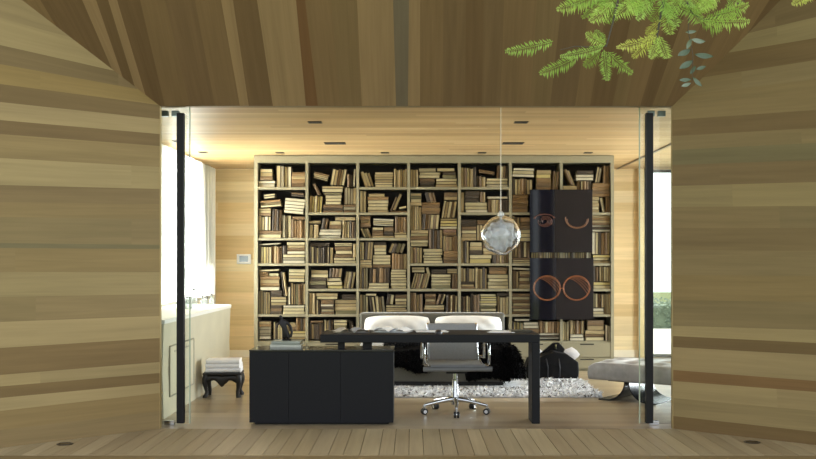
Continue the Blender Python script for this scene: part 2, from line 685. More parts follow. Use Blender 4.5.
# sheer curtain
cm = bpy.data.materials.new('sheer_voile')
cm.use_nodes = True
nt = cm.node_tree
nt.nodes.remove(nt.nodes['Principled BSDF'])
tl = nt.nodes.new('ShaderNodeBsdfTranslucent')
tl.inputs['Color'].default_value = (.92, .93, .90, 1)
tp = nt.nodes.new('ShaderNodeBsdfTransparent')
mxs = nt.nodes.new('ShaderNodeMixShader')
mxs.inputs[0].default_value = .48
nt.links.new(tl.outputs[0], mxs.inputs[2])
nt.links.new(tp.outputs[0], mxs.inputs[1])
nt.links.new(mxs.outputs[0], nt.nodes['Material Output'].inputs['Surface'])
c = MB()


def curt(u, v):
    y = 8.9 + u * 5.05
    amp = .018 + .012 * (1 - v)
    return (XL + .05 + amp * math.sin(u * 2 * PI * 34) + .01 * math.sin(u * 57), y, .90 + v * (H - .93))


c.grid(curt, 340, 6)
tag(c.build('sheer_curtain', cm, smooth=True, fixn=False), 'white sheer curtain glowing in front of the bright window above the plastered counter', 'curtain')

# glazing beyond the bench: back line and the open side of the room
fm = mat('grey_window_frame', (120, 122, 122), 0.45, .3)
for n_, (x0, y0, x1, y1) in enumerate(((3.32, YB + .02, XR, YB + .02), (XR, 8.6, XR, YB))):
    wf = MB()
    alongx = y0 == y1
    L = (x1 - x0) if alongx else (y1 - y0)
    k = 2 if alongx else 4
    for i in range(k + 1):
        t = i / k
        px, py = x0 + (x1 - x0) * t, y0 + (y1 - y0) * t
        wf.box(px - .02, px + .02, py - .02, py + .02, 0, H - .002)
    for z0 in (0.0, H - .05):
        wf.box(min(x0, x1) - .02, max(x0, x1) + .02, min(y0, y1) - .02, max(y0, y1) + .02, z0, z0 + .04)
    w = struct(wf.build('window_%d' % (n_ + 2), fm))
    wg = MB()
    if alongx:
        wg.box(x0, x1, y0 - .003, y0 + .003, .04, H - .05)
    else:
        wg.box(x0 - .003, x0 + .003, y0, y1, .04, H - .05)
    wg.build('pane', clear_glass, w)
# ceiling track leading to the side glazing
tr = MB()
a, e = Vector((2.93, 14.2, H)), Vector((2.90, 9.0, H))
tr.box(2.90, 2.93, 9.0, 14.2, H - .012, H + .002)
struct(tr.build('trim_6', mat('track_grey', (110, 96, 72), 0.5)))

# sliding glass leaves of the portal, each with a full-height dark pull
for i, (x0, x1, hx) in enumerate(((-3.35, -1.840, -1.9075), (1.885, 3.40, 1.956))):
    d = MB()
    yd = YP + .20
    d.box(x0, x1, yd, yd + .012, .012, ZL + .05)
    leaf = struct(d.build('door_%d' % (i + 1), clear_glass))
    ed = MB()
    xe = x1 if i == 0 else x0
    ed.box(xe - .004, xe + .004, yd - .002, yd + .014, .012, ZL + .05)
    ed.build('glass_edge', mat('green_glass_edge', (176, 190, 170), 0.2), leaf)
    h = MB()
    h.box(hx - .030, hx + .030, yd - .055, yd - .001, .02, 2.575)
    h.build('door_handle', black_metal, leaf, bevel=.004)
    gd = MB()
    gx = hx + (.045 if i else -.1)
    gd.box(gx - .04, gx + .04, yd - .02, yd + .03, .001, .035)
    gd.build('floor_guide', chrome, leaf, bevel=.003)
    cl = MB()
    for q in (.02, .11):
        s = hx + q if i else hx - q - .03
        cl.box(s - .03, s + .03, yd - .02, yd + .03, ZL - .055, ZL - .01)
    cl.build('top_clamp', mat('clamp_grey', (120, 135, 130), .3, .6), leaf, bevel=.003)
# ---------------------------------------------------------------- bookcase
D0 = 12.40                                # front plane
PXM = D0 / F


def bx_(px):
    return (px - CX) * PXM


def bz_(py):
    return CAMZ - (py - CY) * PXM


XS = [256, 306.7, 357.6, 408.6, 459.5, 510.6, 561.6, 612.5]
ROWY = [162.6 + 25.48 * k for k in range(8)]        # top of cubby row k / shelf line k
# shelf lines per column (indices of ROWY that carry a shelf)
SHELF = [[1, 3, 4, 6], [2, 3, 4, 5, 6], [1, 2, 3, 5, 6], [1, 4, 5, 6], [1, 2, 4, 5, 6], [2, 4, 5, 6], [2, 4, 5, 6]]
case = empty('bookcase', ((bx_(254) + bx_(614)) / 2, D0 + .18, 0))
tag(case, 'wall-wide khaki bookcase of open cubbies packed with pale books', 'bookcase')
ox, oy = case.location.x, case.location.y
BD = .36
TP = bz_(155.5)
base_top = bz_(341)


def cpart(name, x0, x1, y0, y1, z0, z1, m=khaki, bevel=0.0, parent=None):
    q = MB()
    q.box(x0 - ox, x1 - ox, y0 - oy, y1 - oy, z0, z1)
    return q.build(name, m, parent or case, bevel=bevel)


cpart('top_panel', bx_(254), bx_(614), D0, D0 + BD, bz_(162.6), TP)
for x0, x1 in ((254, 257.6), (611, 614)):
    cpart('side_panel', bx_(x0), bx_(x1), D0, D0 + BD, 0, bz_(162.6))
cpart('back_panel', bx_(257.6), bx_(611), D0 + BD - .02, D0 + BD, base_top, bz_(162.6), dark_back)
cpart('plinth', bx_(257.6), bx_(611), D0 + .025, D0 + BD, 0, base_top)
for x in XS[1:-1]:
    cpart('divider', bx_(x - 1.35), bx_(x + 1.35), D0 + .004, D0 + BD - .02, base_top, bz_(162.6))
for cidx in range(7):
    x0, x1 = bx_(XS[cidx] + 1.35), bx_(XS[cidx + 1] - 1.35)
    if cidx == 0: x0 = bx_(257.6)
    if cidx == 6: x1 = bx_(611)
    for k in SHELF[cidx]:
        cpart('shelf', x0, x1, D0 + .006, D0 + BD - .02, bz_(ROWY[k] + 1.3), bz_(ROWY[k] - 1.1))
for cidx in range(7):
    for z0, z1 in ((.03, .165), (.175, base_top - .02)):
        x0, x1 = bx_(XS[cidx]) + .004, bx_(XS[cidx + 1]) - .004
        dr = cpart('drawer', x0 if cidx else bx_(257.8), x1 if cidx < 6 else bx_(610.8), D0 + .003, D0 + .026, z0, z1)
        xm = (x0 + x1) / 2
        cpart('handle', xm - .085, xm + .085, D0 + .0005, D0 + .004, z1 - .028, z1 - .014, dark_line, parent=dr)

# ---- books: measured from close looks at each cubby; (kind, x0, x1, top, bottom, tones, lean or tilt)
CROP = {'A': (254, 160, 8.196), 'B': (254, 212, 8.196), 'C': (254, 262, 8.196), 'D': (254, 312, 9.57),
        'E': (304, 160, 8.196), 'F': (304, 212, 8.196), 'G': (304, 262, 8.196), 'H': (304, 312, 9.57),
        'I': (355, 160, 8.196), 'J': (355, 212, 8.196), 'K': (355, 262, 8.196),
        'L': (406, 160, 8.196), 'M': (406, 212, 8.196), 'N': (406, 262, 8.196),
        'O': (457, 160, 8.196), 'P': (457, 212, 8.196), 'Q': (457, 262, 8.196),
        'R': (508, 160, 8.196), 'S': (508, 212, 8.196), 'T': (508, 262, 8.196), 'U': (508, 312, 8.196),
        'W': (559, 160, 8.2), 'X': (559, 212, 8.2), 'Y': (559, 262, 5.88)}
# each entry: column, cubby, crop, list of clusters
BOOKS = [
 (0, 0, 'A', [('H', 45, 150, 70, 165, 'ctb', 0), ('H', 32, 172, 168, 224, 'ww', 0), ('V', 180, 302, 42, 224, 'ckcw', 0), ('H', 304, 415, 100, 224, 'otob', 0)]),
 (0, 1, 'A', [('H', 72, 172, 270, 318, 'cc', 12), ('H', 42, 222, 320, 392, 'otc', 14), ('H', 38, 136, 394, 458, 'tcb', 0), ('V', 32, 134, 460, 576, 'tcwc', 0), ('V', 144, 224, 400, 576, 'dbdb', 6),
              ('H', 32, 224, 578, 648, 'bc', 0), ('H', 300, 412, 262, 300, 'bd', -8), ('H', 240, 420, 304, 446, 'wwwww', -16), ('V', 230, 300, 452, 648, 'kkc', 0), ('V', 304, 420, 488, 648, 'booob', 0), ('H', 312, 415, 462, 486, 'b', 0)]),
 (0, 2, 'B', [('H', 35, 215, 250, 274, 'w', 10), ('V', 30, 226, 280, 428, 'dcytcotob', 0), ('V', 232, 262, 276, 344, 'd', 0), ('H', 266, 415, 245, 344, 'ctbw', 0), ('H', 232, 415, 346, 428, 'ckw', 0)]),
 (0, 3, 'C', [('H', 35, 204, 56, 80, 'c', 6), ('H', 40, 112, 84, 116, 'oo', 0), ('H', 118, 198, 90, 116, 'c', 0), ('H', 40, 206, 118, 234, 'otow', 0), ('V', 30, 128, 238, 432, 'ktktc', 0), ('H', 134, 226, 236, 284, 'dd', 0),
              ('H', 132, 266, 286, 358, 'tct', 0), ('H', 134, 224, 362, 432, 'dbd', 0), ('V', 210, 272, 78, 282, 'dt', -28), ('H', 278, 418, 56, 166, 'cctc', -3), ('V', 274, 296, 205, 352, 'w', 0), ('V', 300, 420, 170, 352, 'ttgobt', 0), ('H', 230, 416, 354, 432, 'wcc', 0)]),
 (0, 4, 'D', [('H', 42, 160, 88, 264, 'tokkkw', 0), ('V', 180, 268, 98, 264, 'cdcc', 0), ('V', 272, 325, 105, 264, 'tkt', 0), ('H', 330, 394, 105, 180, 'tb', 0), ('V', 400, 490, 55, 180, 'obdo', 0), ('H', 330, 490, 182, 264, 'yct', 0)]),
 (1, 0, 'E', [('H', 66, 208, 88, 176, 'btcc', -34), ('V', 62, 136, 190, 286, 'b', -48), ('V', 38, 150, 290, 436, 'tycyy', 8), ('V', 212, 352, 70, 208, 'ctbtc', 24), ('V', 354, 396, 115, 218, 'bd', 0), ('V', 398, 424, 70, 218, 'w', 8), ('H', 145, 322, 212, 262, 'tc', 0),
              ('H', 160, 310, 265, 284, 'g', 0), ('H', 172, 308, 286, 364, 'ccc', 0), ('V', 328, 425, 222, 362, 'kkkt', 0), ('H', 152, 318, 366, 436, 'bdb', 0), ('H', 322, 425, 364, 436, 'bkb', 0)]),
 (1, 1, 'F', [('H', 38, 136, 70, 100, 'tt', 3), ('V', 138, 200, 50, 138, 'db', 14), ('V', 38, 74, 104, 218, 'c', 5), ('V', 76, 118, 104, 218, 't', 6), ('H', 204, 308, 72, 138, 'cb', 0), ('H', 120, 308, 140, 218, 'www', 0), ('H', 250, 420, 38, 70, 't', 0), ('V', 312, 372, 74, 218, 'ttc', 0), ('V', 374, 425, 74, 218, 'dbd', 0)]),
 (1, 2, 'F', [('H', 40, 205, 252, 280, 'dd', 0), ('V', 38, 206, 284, 427, 'dcdcddddk', 0), ('V', 210, 236, 290, 427, 'c', 0), ('H', 240, 396, 252, 282, 'cc', 0), ('H', 250, 396, 284, 372, 'bcb', 0), ('V', 400, 426, 260, 372, 't', 0), ('H', 240, 426, 374, 427, 'cc', 0)]),
 (1, 3, 'G', [('H', 48, 195, 66, 128, 'tc', 0), ('V', 200, 312, 50, 128, 'dbbt', 8), ('H', 42, 180, 130, 226, 'dgd', 0), ('H', 182, 306, 130, 158, 'c', 0), ('H', 184, 316, 160, 226, 'cy', 0), ('V', 318, 425, 76, 226, 'tcdc', 24)]),
 (1, 4, 'G', [('V', 38, 90, 252, 435, 'tt', 0), ('H', 94, 275, 256, 306, 'tc', 0), ('V', 98, 128, 310, 435, 'cd', 0), ('H', 134, 244, 310, 435, 'bbwdcb', 0), ('H', 310, 425, 268, 308, 'dd', 0), ('H', 248, 426, 310, 435, 'tttg', 0)]),
 (1, 5, 'H', [('H', 60, 178, 84, 105, 'b', 0), ('V', 45, 186, 108, 264, 'dtddbd', 0), ('V', 190, 272, 78, 264, 'ctdb', 0), ('H', 282, 412, 75, 264, 'cccctb', 0), ('V', 420, 498, 80, 264, 'dd', -40)]),
 (2, 0, 'I', [('V', 38, 158, 92, 222, 'tct', -44), ('H', 160, 312, 96, 222, 'ctttcc', 0), ('V', 318, 425, 70, 222, 'tttttt', 0)]),
 (2, 1, 'I', [('V', 38, 90, 250, 432, 'cc', 0), ('H', 110, 245, 274, 298, 't', 0), ('H', 98, 276, 300, 432, 'occct', 0), ('V', 288, 346, 300, 412, 'b', 46), ('V', 306, 392, 272, 412, 't', 60), ('H', 354, 424, 372, 404, 'c', 12), ('H', 290, 425, 414, 432, 'b', 0)]),
 (2, 2, 'J', [('H', 40, 125, 34, 124, 'otb', 0), ('V', 38, 136, 130, 216, 'cgt', -36), ('H', 145, 318, 50, 118, 'wccw', -8), ('H', 140, 232, 124, 194, 'cbb', 0), ('H', 236, 316, 124, 194, 'bd', 0), ('H', 140, 318, 196, 216, 't', 0), ('V', 328, 425, 36, 162, 'boob', 0), ('H', 322, 425, 164, 216, 'tc', 0)]),
 (2, 3, 'J', [('V', 38, 74, 242, 392, 'cc', 0), ('V', 78, 148, 242, 392, 'dtt', 8), ('H', 155, 256, 248, 350, 'dtcc', 0), ('H', 142, 296, 352, 456, 'cccb', 0), ('H', 40, 136, 394, 456, 'tct', 0), ('V', 268, 424, 252, 338, 'tdgk', 36), ('V', 302, 425, 340, 468, 'ooobt', 0),
              ('V', 38, 104, 458, 630, 'tdck', 0), ('V', 114, 284, 458, 580, 'dodobd', 3), ('H', 108, 284, 582, 630, 'cc', 0), ('H', 290, 425, 470, 630, 'ccccccc', 0)]),
 (2, 4, 'K', [('V', 38, 84, 268, 435, 'tg', 0), ('V', 86, 107, 284, 435, 'c', 0), ('H', 86, 178, 258, 278, 'c', 0), ('V', 110, 172, 284, 435, 'dc', -20), ('V', 162, 248, 280, 435, 'ctk', -14), ('V', 252, 324, 264, 352, 'dc', 14), ('H', 326, 424, 270, 352, 'bct', 0), ('H', 250, 425, 354, 435, 'cttb', 0)]),
 (3, 0, 'L', [('V', 32, 100, 75, 222, 'ttt', 0), ('H', 105, 245, 66, 94, 'cc', 0), ('H', 105, 285, 96, 146, 'cc', 0), ('H', 114, 236, 148, 222, 'bdd', 0), ('H', 255, 405, 62, 92, 'c', 0), ('H', 300, 410, 94, 146, 'dg', 0), ('H', 240, 420, 148, 222, 'cct', 0)]),
 (3, 1, 'L', [('H', 35, 128, 270, 372, 'tgct', 0), ('V', 150, 250, 262, 344, 'dbb', -22), ('H', 130, 282, 346, 442, 'obob', 0), ('H', 312, 425, 264, 328, 'bt', 0), ('V', 290, 424, 330, 474, 'ctcbc', 24), ('V', 32, 126, 374, 572, 'tttct', 0),
              ('V', 130, 276, 444, 566, 'dobcbc', 10), ('H', 280, 422, 476, 566, 'tyyw', 0), ('H', 34, 184, 574, 708, 'tcbcc', 0), ('V', 188, 300, 568, 724, 'bdbdt', 0), ('H', 308, 412, 568, 618, 'pb', 0), ('V', 304, 425, 620, 744, 'totob', 0), ('H', 308, 425, 746, 798, 'oo', 0), ('H', 308, 425, 800, 850, 'bb', 0),
              ('V', 34, 132, 710, 850, 'tbct', 0), ('H', 138, 302, 726, 850, 'ccccc', 0)]),
 (3, 2, 'N', [('H', 45, 156, 42, 86, 'tc', 0), ('V', 158, 204, 42, 118, 'c', -20), ('V', 36, 202, 90, 224, 'ctbcbtc', 34), ('H', 212, 332, 62, 97, 'dd', 0), ('H', 338, 425, 55, 94, 'tt', 0), ('H', 206, 372, 100, 224, 'ccccg', 0), ('V', 378, 425, 97, 224, 'bb', 0)]),
 (3, 3, 'N', [('V', 36, 136, 255, 435, 'botb', 0), ('H', 155, 246, 262, 352, 'bbtb', 0), ('V', 244, 332, 262, 352, 'bdc', 30), ('H', 143, 316, 354, 435, 'ctbt', 0), ('V', 326, 425, 270, 435, 'dbtbc', 6)]),
 (4, 0, 'O', [('V', 32, 158, 60, 222, 'tbctd', 0), ('H', 176, 314, 74, 120, 'ob', -22), ('V', 203, 235, 138, 222, 't', 0), ('V', 160, 201, 130, 222, 'db', 0), ('H', 240, 420, 148, 222, 'ccw', 0), ('V', 328, 424, 42, 146, 'bcbd', 8)]),
 (4, 1, 'O', [('V', 32, 62, 262, 432, 't', 0), ('H', 66, 184, 255, 342, 'ddd', 0), ('V', 188, 234, 260, 342, 'bt', 0), ('H', 68, 254, 344, 432, 'ccw', 0), ('H', 240, 420, 295, 318, 'w', 0), ('V', 258, 425, 320, 432, 'btcbdd', 0)]),
 (4, 2, 'P', [('H', 36, 160, 62, 146, 'ddb', 0), ('H', 168, 258, 66, 102, 'bb', 0), ('H', 34, 160, 148, 232, 'ctt', 0), ('V', 164, 256, 104, 232, 'ctbt', 0), ('V', 32, 100, 236, 428, 'tdc', 0), ('H', 104, 208, 246, 348, 'ctd', 0), ('H', 104, 288, 350, 428, 'cy', 0),
              ('V', 262, 345, 70, 232, 'btbd', 0), ('H', 214, 345, 234, 348, 'tbct', 0), ('V', 292, 345, 350, 428, 'db', 0), ('V', 350, 425, 64, 428, 'tbtb', 0)]),
 (4, 3, 'Q', [('V', 32, 74, 48, 162, 'tc', 0), ('V', 76, 146, 50, 162, 'dtc', 0), ('H', 34, 146, 164, 224, 'dtb', 0), ('V', 150, 248, 45, 224, 'ctcdt', 0), ('H', 266, 415, 42, 100, 'bo', 0), ('H', 252, 425, 102, 224, 'cccc', 0)]),
 (4, 4, 'Q', [('V', 34, 72, 285, 435, 'db', 0), ('V', 76, 112, 280, 435, 'ct', 0), ('V', 116, 186, 262, 435, 'dbb', 0), ('H', 188, 328, 262, 435, 'cycycgct', 0), ('H', 332, 425, 255, 280, 'd', 0), ('V', 332, 425, 282, 435, 'tctc', 0)]),
 (5, 0, 'R', [('H', 35, 220, 60, 142, 'wcw', -6), ('V', 36, 204, 150, 282, 'dctobtc', 0), ('H', 38, 168, 284, 432, 'oooobo', 0), ('H', 235, 360, 80, 248, 'tyobo', 0), ('V', 364, 425, 88, 248, 'btb', 12), ('H', 225, 425, 250, 432, 'bbb', 0)]),
 (5, 1, 'S', [('V', 38, 96, 28, 240, 'tbt', 0), ('H', 100, 186, 45, 240, 'obbccc', 0), ('V', 38, 180, 242, 372, 'btbdcb', 0), ('H', 38, 186, 374, 436, 'bcc', 0), ('V', 192, 425, 290, 436, 'ctcbtcwctbwc', 0)]),
 (5, 2, 'T', [('H', 38, 184, 44, 68, 'w', -5), ('V', 42, 88, 72, 226, 'bt', 0), ('H', 92, 184, 74, 226, 'tbcbt', 0)]),
 (5, 3, 'T', [('H', 36, 186, 258, 435, 'bcbcbcb', 0)]),
 (5, 4, 'U', [('H', 55, 182, 56, 78, 'w', 0), ('V', 38, 124, 82, 226, 'dygygt', 0), ('H', 128, 256, 84, 136, 'ww', 0), ('H', 128, 256, 138, 226, 'bbb', 0), ('V', 262, 425, 75, 172, 'obtoobo', 0), ('H', 258, 425, 174, 226, 'wdw', 0)]),
 (6, 0, 'W', [('V', 38, 142, 72, 208, 'bt', -58), ('H', 152, 284, 84, 114, 'dd', 0), ('H', 140, 290, 116, 166, 'ww', 0), ('V', 152, 270, 168, 290, 'bcobd', 0), ('V', 296, 362, 52, 186, 'ck', 24), ('V', 366, 420, 45, 186, 'obb', 4), ('H', 276, 420, 188, 298, 'oobo', 0), ('H', 274, 332, 300, 432, 'tctct', 0), ('V', 334, 386, 304, 432, 'k', -26), ('V', 388, 420, 300, 432, 'ob', 0),
              ('H', 36, 148, 210, 290, 'tt', 0), ('H', 36, 268, 292, 432, 'bbb', 0)]),
 (6, 1, 'X', [('H', 272, 424, 24, 162, 'totbwdw', 0), ('V', 274, 424, 164, 348, 'wcdobt', 0), ('H', 278, 424, 350, 427, 'yct', 0), ('V', 36, 268, 305, 427, 'cwcdwtcctbwk', 0)]),
 (6, 2, 'Y', [('V', 202, 236, 24, 116, 'db', 0), ('V', 240, 306, 24, 116, 'ttcct', 0), ('H', 206, 306, 118, 162, 'yc', 0)]),
 (6, 3, 'Y', [('V', 202, 268, 184, 270, 'gcbt', 0), ('H', 202, 268, 272, 311, 'wc', 0), ('V', 270, 306, 186, 311, 'tct', 0)]),
 (6, 4, 'Y', [('V', 16, 62, 350, 459, 'ccc', 0), ('V', 66, 150, 345, 424, 'ttbot', 0), ('H', 66, 150, 426, 459, 'ww', 0), ('H', 168, 266, 344, 402, 'bt', 0), ('H', 154, 270, 404, 459, 'tbc', 0), ('V', 274, 306, 372, 459, 'wk', 0)]),
]
TONE = {'w': (234, 226, 200), 'c': (218, 204, 162), 't': (184, 164, 122), 'b': (124, 100, 70), 'd': (78, 66, 52), 'o': (150, 120, 80), 'y': (224, 206, 138),
        'k': (172, 162, 136), 'g': (128, 122, 90), 'p': (166, 132, 112)}
TONE = {k_: (v_[0] * .86, v_[1] * .855, v_[2] * .84) for k_, v_ in TONE.items()}
WORD = {'w': 'white', 'c': 'cream', 't': 'tan', 'b': 'brown', 'd': 'dark brown', 'o': 'orange-brown', 'y': 'yellowish', 'k': 'grey', 'g': 'olive', 'p': 'pinkish'}
ORD = ['first', 'second', 'third', 'fourth', 'fifth', 'sixth', 'seventh', 'eighth', 'ninth', 'tenth', 'eleventh', 'twelfth', 'thirteenth', 'fourteenth', 'fifteenth', 'sixteenth']
COLN = ['first', 'second', 'third', 'fourth', 'fifth', 'sixth', 'seventh']
cover_m = {k: mat('cover_' + WORD[k].replace(' ', '_').replace('-', '_'), tuple(v), .6, noise=.12, scale=25) for k, v in TONE.items()}
page_m = {k: mat('pages_' + WORD[k].replace(' ', '_').replace('-', '_'), tuple(v), .85, noise=.08, scale=60) for k, v in TONE.items()}
paper_edge = mat('paper_edges', (176, 164, 132), .85)
board_ms = [mat('board_brown', (70, 54, 36), .7), mat('board_umber', (50, 42, 32), .7), mat('board_olive', (84, 75, 52), .7), mat('board_grey', (88, 82, 68), .7)]


def book_geo(mb, T, L, D, out, M):
    """book standing: T thick along x, L tall along z, D deep along y (front at y=0); out = page edges face the room"""
    bt = min(.0040, T * .18)
    rec = .004
    mb.cur = 0
    mb.box(-T / 2, -T / 2 + bt, 0, D, 0, L, M)
    mb.box(T / 2 - bt, T / 2, 0, D, 0, L, M)
    if out:
        mb.box(-T / 2 + bt, T / 2 - bt, D - bt, D, 0, L, M)
        mb.cur = 1
        mb.box(-T / 2 + bt, T / 2 - bt, rec, D - bt, rec, L - rec, M)
    else:
        h = T / 2 - bt
        sp = [(-h, .0), (-h * .6, -.0035), (0, -.005), (h * .6, -.0035), (h, .0), (h, bt), (-h, bt)]
        n = len(sp)
        vs = [M @ Vector((a, b_, 0)) for a, b_ in sp] + [M @ Vector((a, b_, L)) for a, b_ in sp]
        mb.add(vs, [(i, (i + 1) % n, n + (i + 1) % n, n + i) for i in range(n)] + [tuple(reversed(range(n))), tuple(range(n, 2 * n))])
        mb.cur = 1
        mb.box(-T / 2 + bt, T / 2 - bt, bt, D - rec, rec, L - rec, M)
    mb.cur = 0


book_list = []
FY = D0 + .022
for col, cub, crop, clusters in BOOKS:
    cx0, cy0, cs = CROP[crop]
    bot_y = (ROWY[([*SHELF[col], 7][cub])] - 1.1) if cub < len(SHELF[col]) else 341
    top_y = ROWY[0] if cub == 0 else ROWY[SHELF[col][cub - 1]] + 1.3
    nv = nh = 0
    for kind, a, b_, ya, yb, tones, lean in clusters:
        X0, X1 = bx_(cx0 + a / cs), bx_(cx0 + b_ / cs)
        wl, wr = bx_(XS[col] + 1.35) + .002, bx_(XS[col + 1] - 1.35) - .002
        if col == 0: wl = bx_(257.6) + .002
        if col == 6: wr = bx_(611) - .002
        X0, X1 = max(X0, wl), min(X1, wr)
        ZT, ZB = bz_(cy0 + ya / cs), bz_(cy0 + yb / cs)
        zf = bz_(bot_y) + .0005
        if ZB < zf + .016: ZB = zf
        ZT = min(ZT, bz_(top_y) - .004)
        if kind == 'V': nv += 1
        else: nh += 1
        n = len(tones)
        ls = lean / cs * PXM
        wts = [random.uniform(.82, 1.2) for _ in tones]
        if kind == 'V':
            bw = (X1 - X0) - abs(ls)
            ht = ZT - ZB
            ang = math.atan2(ls, ht)
            x = X0 + (abs(ls) if ls < 0 else 0)
            for i, t in enumerate(tones):
                w = bw * wts[i] / sum(wts)
                T = (w - .0012) * math.cos(ang)
                L = ht * (1 if i == 0 else random.uniform(.93, 1.0)) / math.cos(ang) - abs(math.sin(ang)) * T
                zz = ZB + abs(math.sin(ang)) * T / 2
                book_list.append(dict(col=col, cub=cub, kind='V', g=nv, i=i, n=n, t=t, T=T, L=L, x=x + w / 2, z=zz, ang=ang, area=T * L, lean=lean))
                x += w
        else:
            ht = ZT - ZB
            ang = math.atan2(ls, X1 - X0)
            z = ZB + abs(ls) / 2 * 0
            seq = list(tones)[::-1]
            core = ht - abs(ls)
            sa_ = math.sin(ang)
            wts = wts[::-1]
            zc = 0
            for i, t in enumerate(seq):
                h = core * wts[i] / sum(wts)
                full = (X1 - X0) * math.cos(ang) - abs(core * sa_)
                L = full * random.uniform(.93, 1.0)
                off = random.uniform(-.5, .5) * (full - L)
                # pile axis is tilted: position of this book's lower-left corner
                pivx, pivz = (X0 + X1) / 2 + core * sa_ / 2, ZB + abs(ls) / 2
                ca, sa = math.cos(ang), math.sin(ang)
                cxp = pivx + off * ca - (zc) * sa
                czp = pivz + off * sa + (zc) * ca
                book_list.append(dict(col=col, cub=cub, kind='H', g=nh, i=n - 1 - i, n=n, t=t, T=h - .0008, L=L, x=cxp, z=czp, ang=ang, area=h * L, lean=lean))
                zc += h
# books behind the paintings, lamp and desk show least, so the largest open ones come first


def hidden(b):
    px, py = b['x'] / PXM + CX, CY - (b['z'] - CAMZ) / PXM
    if 531 < px < 592 and 192 < py < 255: return True
    if 531 < px < 592 and 260 < py < 318: return True
    if 365 < px < 503 and py > 316: return True
    if 322 < px < 535 and py > 334: return True
    if b['col'] == 5 and b['x'] / PXM + CX > 534 and 189 < py < 320: return True
    if b['col'] == 6 and b['x'] / PXM + CX < 590 and 189 < py < 320: return True
    return False


order = sorted(book_list, key=lambda b: (hidden(b), -b['area']))
singles = {id(b) for b in order[:300]}
rest = MB()
rest_slots = {}


def rest_slot(m):
    return rest_slots.setdefault(m.name, (len(rest_slots), m))[0]


for b in book_list:
    t = b['t']
    out = t in 'wcyk' or (t in 'tg' and random.random() < .6)
    D = random.uniform(.15, .2)
    cov = random.choice(board_ms) if out else cover_m[t]
    inn = page_m[t] if out else paper_edge
    yb = FY + random.uniform(0, .03)
    if b['kind'] == 'V':
        base = Matrix.Identity(4)
        rot = Matrix.Rotation(b['ang'], 4, 'Y')
    else:
        # lying: the standing book turned over on its side
        base = Matrix.Translation((-b['L'] / 2, 0, b['T'] / 2)) @ Matrix.Rotation(PI / 2, 4, 'Y')
        rot = Matrix.Rotation(-b['ang'], 4, 'Y')
    if id(b) in singles:
        mb = MB()
        book_geo(mb, b['T'], b['L'], D, out, base)
        o = mb.build('book', [cov, inn], loc=(b['x'], yb, b['z']), fixn=True)
        o.rotation_euler = (0, b['ang'] if b['kind'] == 'V' else -b['ang'], 0)
        st = ('leaning' if b['kind'] == 'V' and abs(b['lean']) > 15 else 'standing') if b['kind'] == 'V' else 'lying'
        grp = 'row' if b['kind'] == 'V' else 'pile'
        pos = ('only one' if b['n'] == 1 else ORD[b['i']] + (' along' if b['kind'] == 'V' else ' down'))
        ncub = len(SHELF[b['col']]) + 1
        cubw = 'top' if b['cub'] == 0 else 'bottom' if b['cub'] == ncub - 1 else ORD[b['cub']]
        tag(o, '%s book %s %s in %s %s, %s cubby, %s column from thermostat' % (WORD[t], st, pos, ORD[b['g'] - 1], grp, cubw, COLN[b['col']]), 'book', 'books in the khaki bookcase')
    else:
        M = Matrix.Translation((b['x'], yb, b['z'])) @ rot @ base
        n0 = len(rest.mi)
        book_geo(rest, b['T'], b['L'], D, out, M)
        s0, s1 = rest_slot(cov), rest_slot(inn)
        for k in range(n0, len(rest.mi)):
            rest.mi[k] = s1 if rest.mi[k] == 1 else s0
if rest.v:
    ro = rest.build('remaining_books', [m for _, m in sorted(rest_slots.values(), key=lambda q: q[0])])
    tag(ro, 'smaller books filling the gaps between the larger ones in the khaki bookcase', 'books', kind='stuff')

# ---------------------------------------------------------------- paintings hung on the bookcase
canvas_a = mat('gloss_navy_black', (15, 15, 27), .06, spec=.5, noise=.2, scale=3)
canvas_b = mat('gloss_brown_black', (30, 24, 25), .45, spec=.25, noise=.15, scale=3)
canvas_side = mat('canvas_edge', (26, 23, 24), .6)
stroke_m = mat('orange_stroke', (140, 84, 46), .45)
stroke_d = mat('rust_stroke', (86, 48, 36), .5)
pd = D0 - .045


def stroke(mb, pts, w):
    """a painted line raised a little off the gloss ground"""
    mb.tube(pts, w, 6)


def arc(cx, cy, rx, ry, a0, a1, y, n=28):
    return [Vector(((cx + rx * math.cos(math.radians(a0 + (a1 - a0) * i / n)) - CX) * pd / F, y,
                    CAMZ - (cy - ry * math.sin(math.radians(a0 + (a1 - a0) * i / n)) - CY) * pd / F)) for i in range(n + 1)]


def painting(name, x0, y0, x1, y1, xm, label):
    A, B = ray(x0, y1, pd), ray(x1, y0, pd)
    m = ray(xm, 200, pd).x
    o = empty(name, ((A.x + B.x) / 2, pd, A.z))
    tag(o, label, 'painting', 'dark gloss paintings')
    off = Vector(o.location)
    for nm, a, b, mt in (('navy_panel', A.x, m - .0015, canvas_a), ('brown_panel', m + .0015, B.x, canvas_b)):
        q = MB()
        q.box(a - off.x, b - off.x, 0, .042, 0, B.z - A.z)
        q.build(nm, mt, o, bevel=.002)
    return o, off


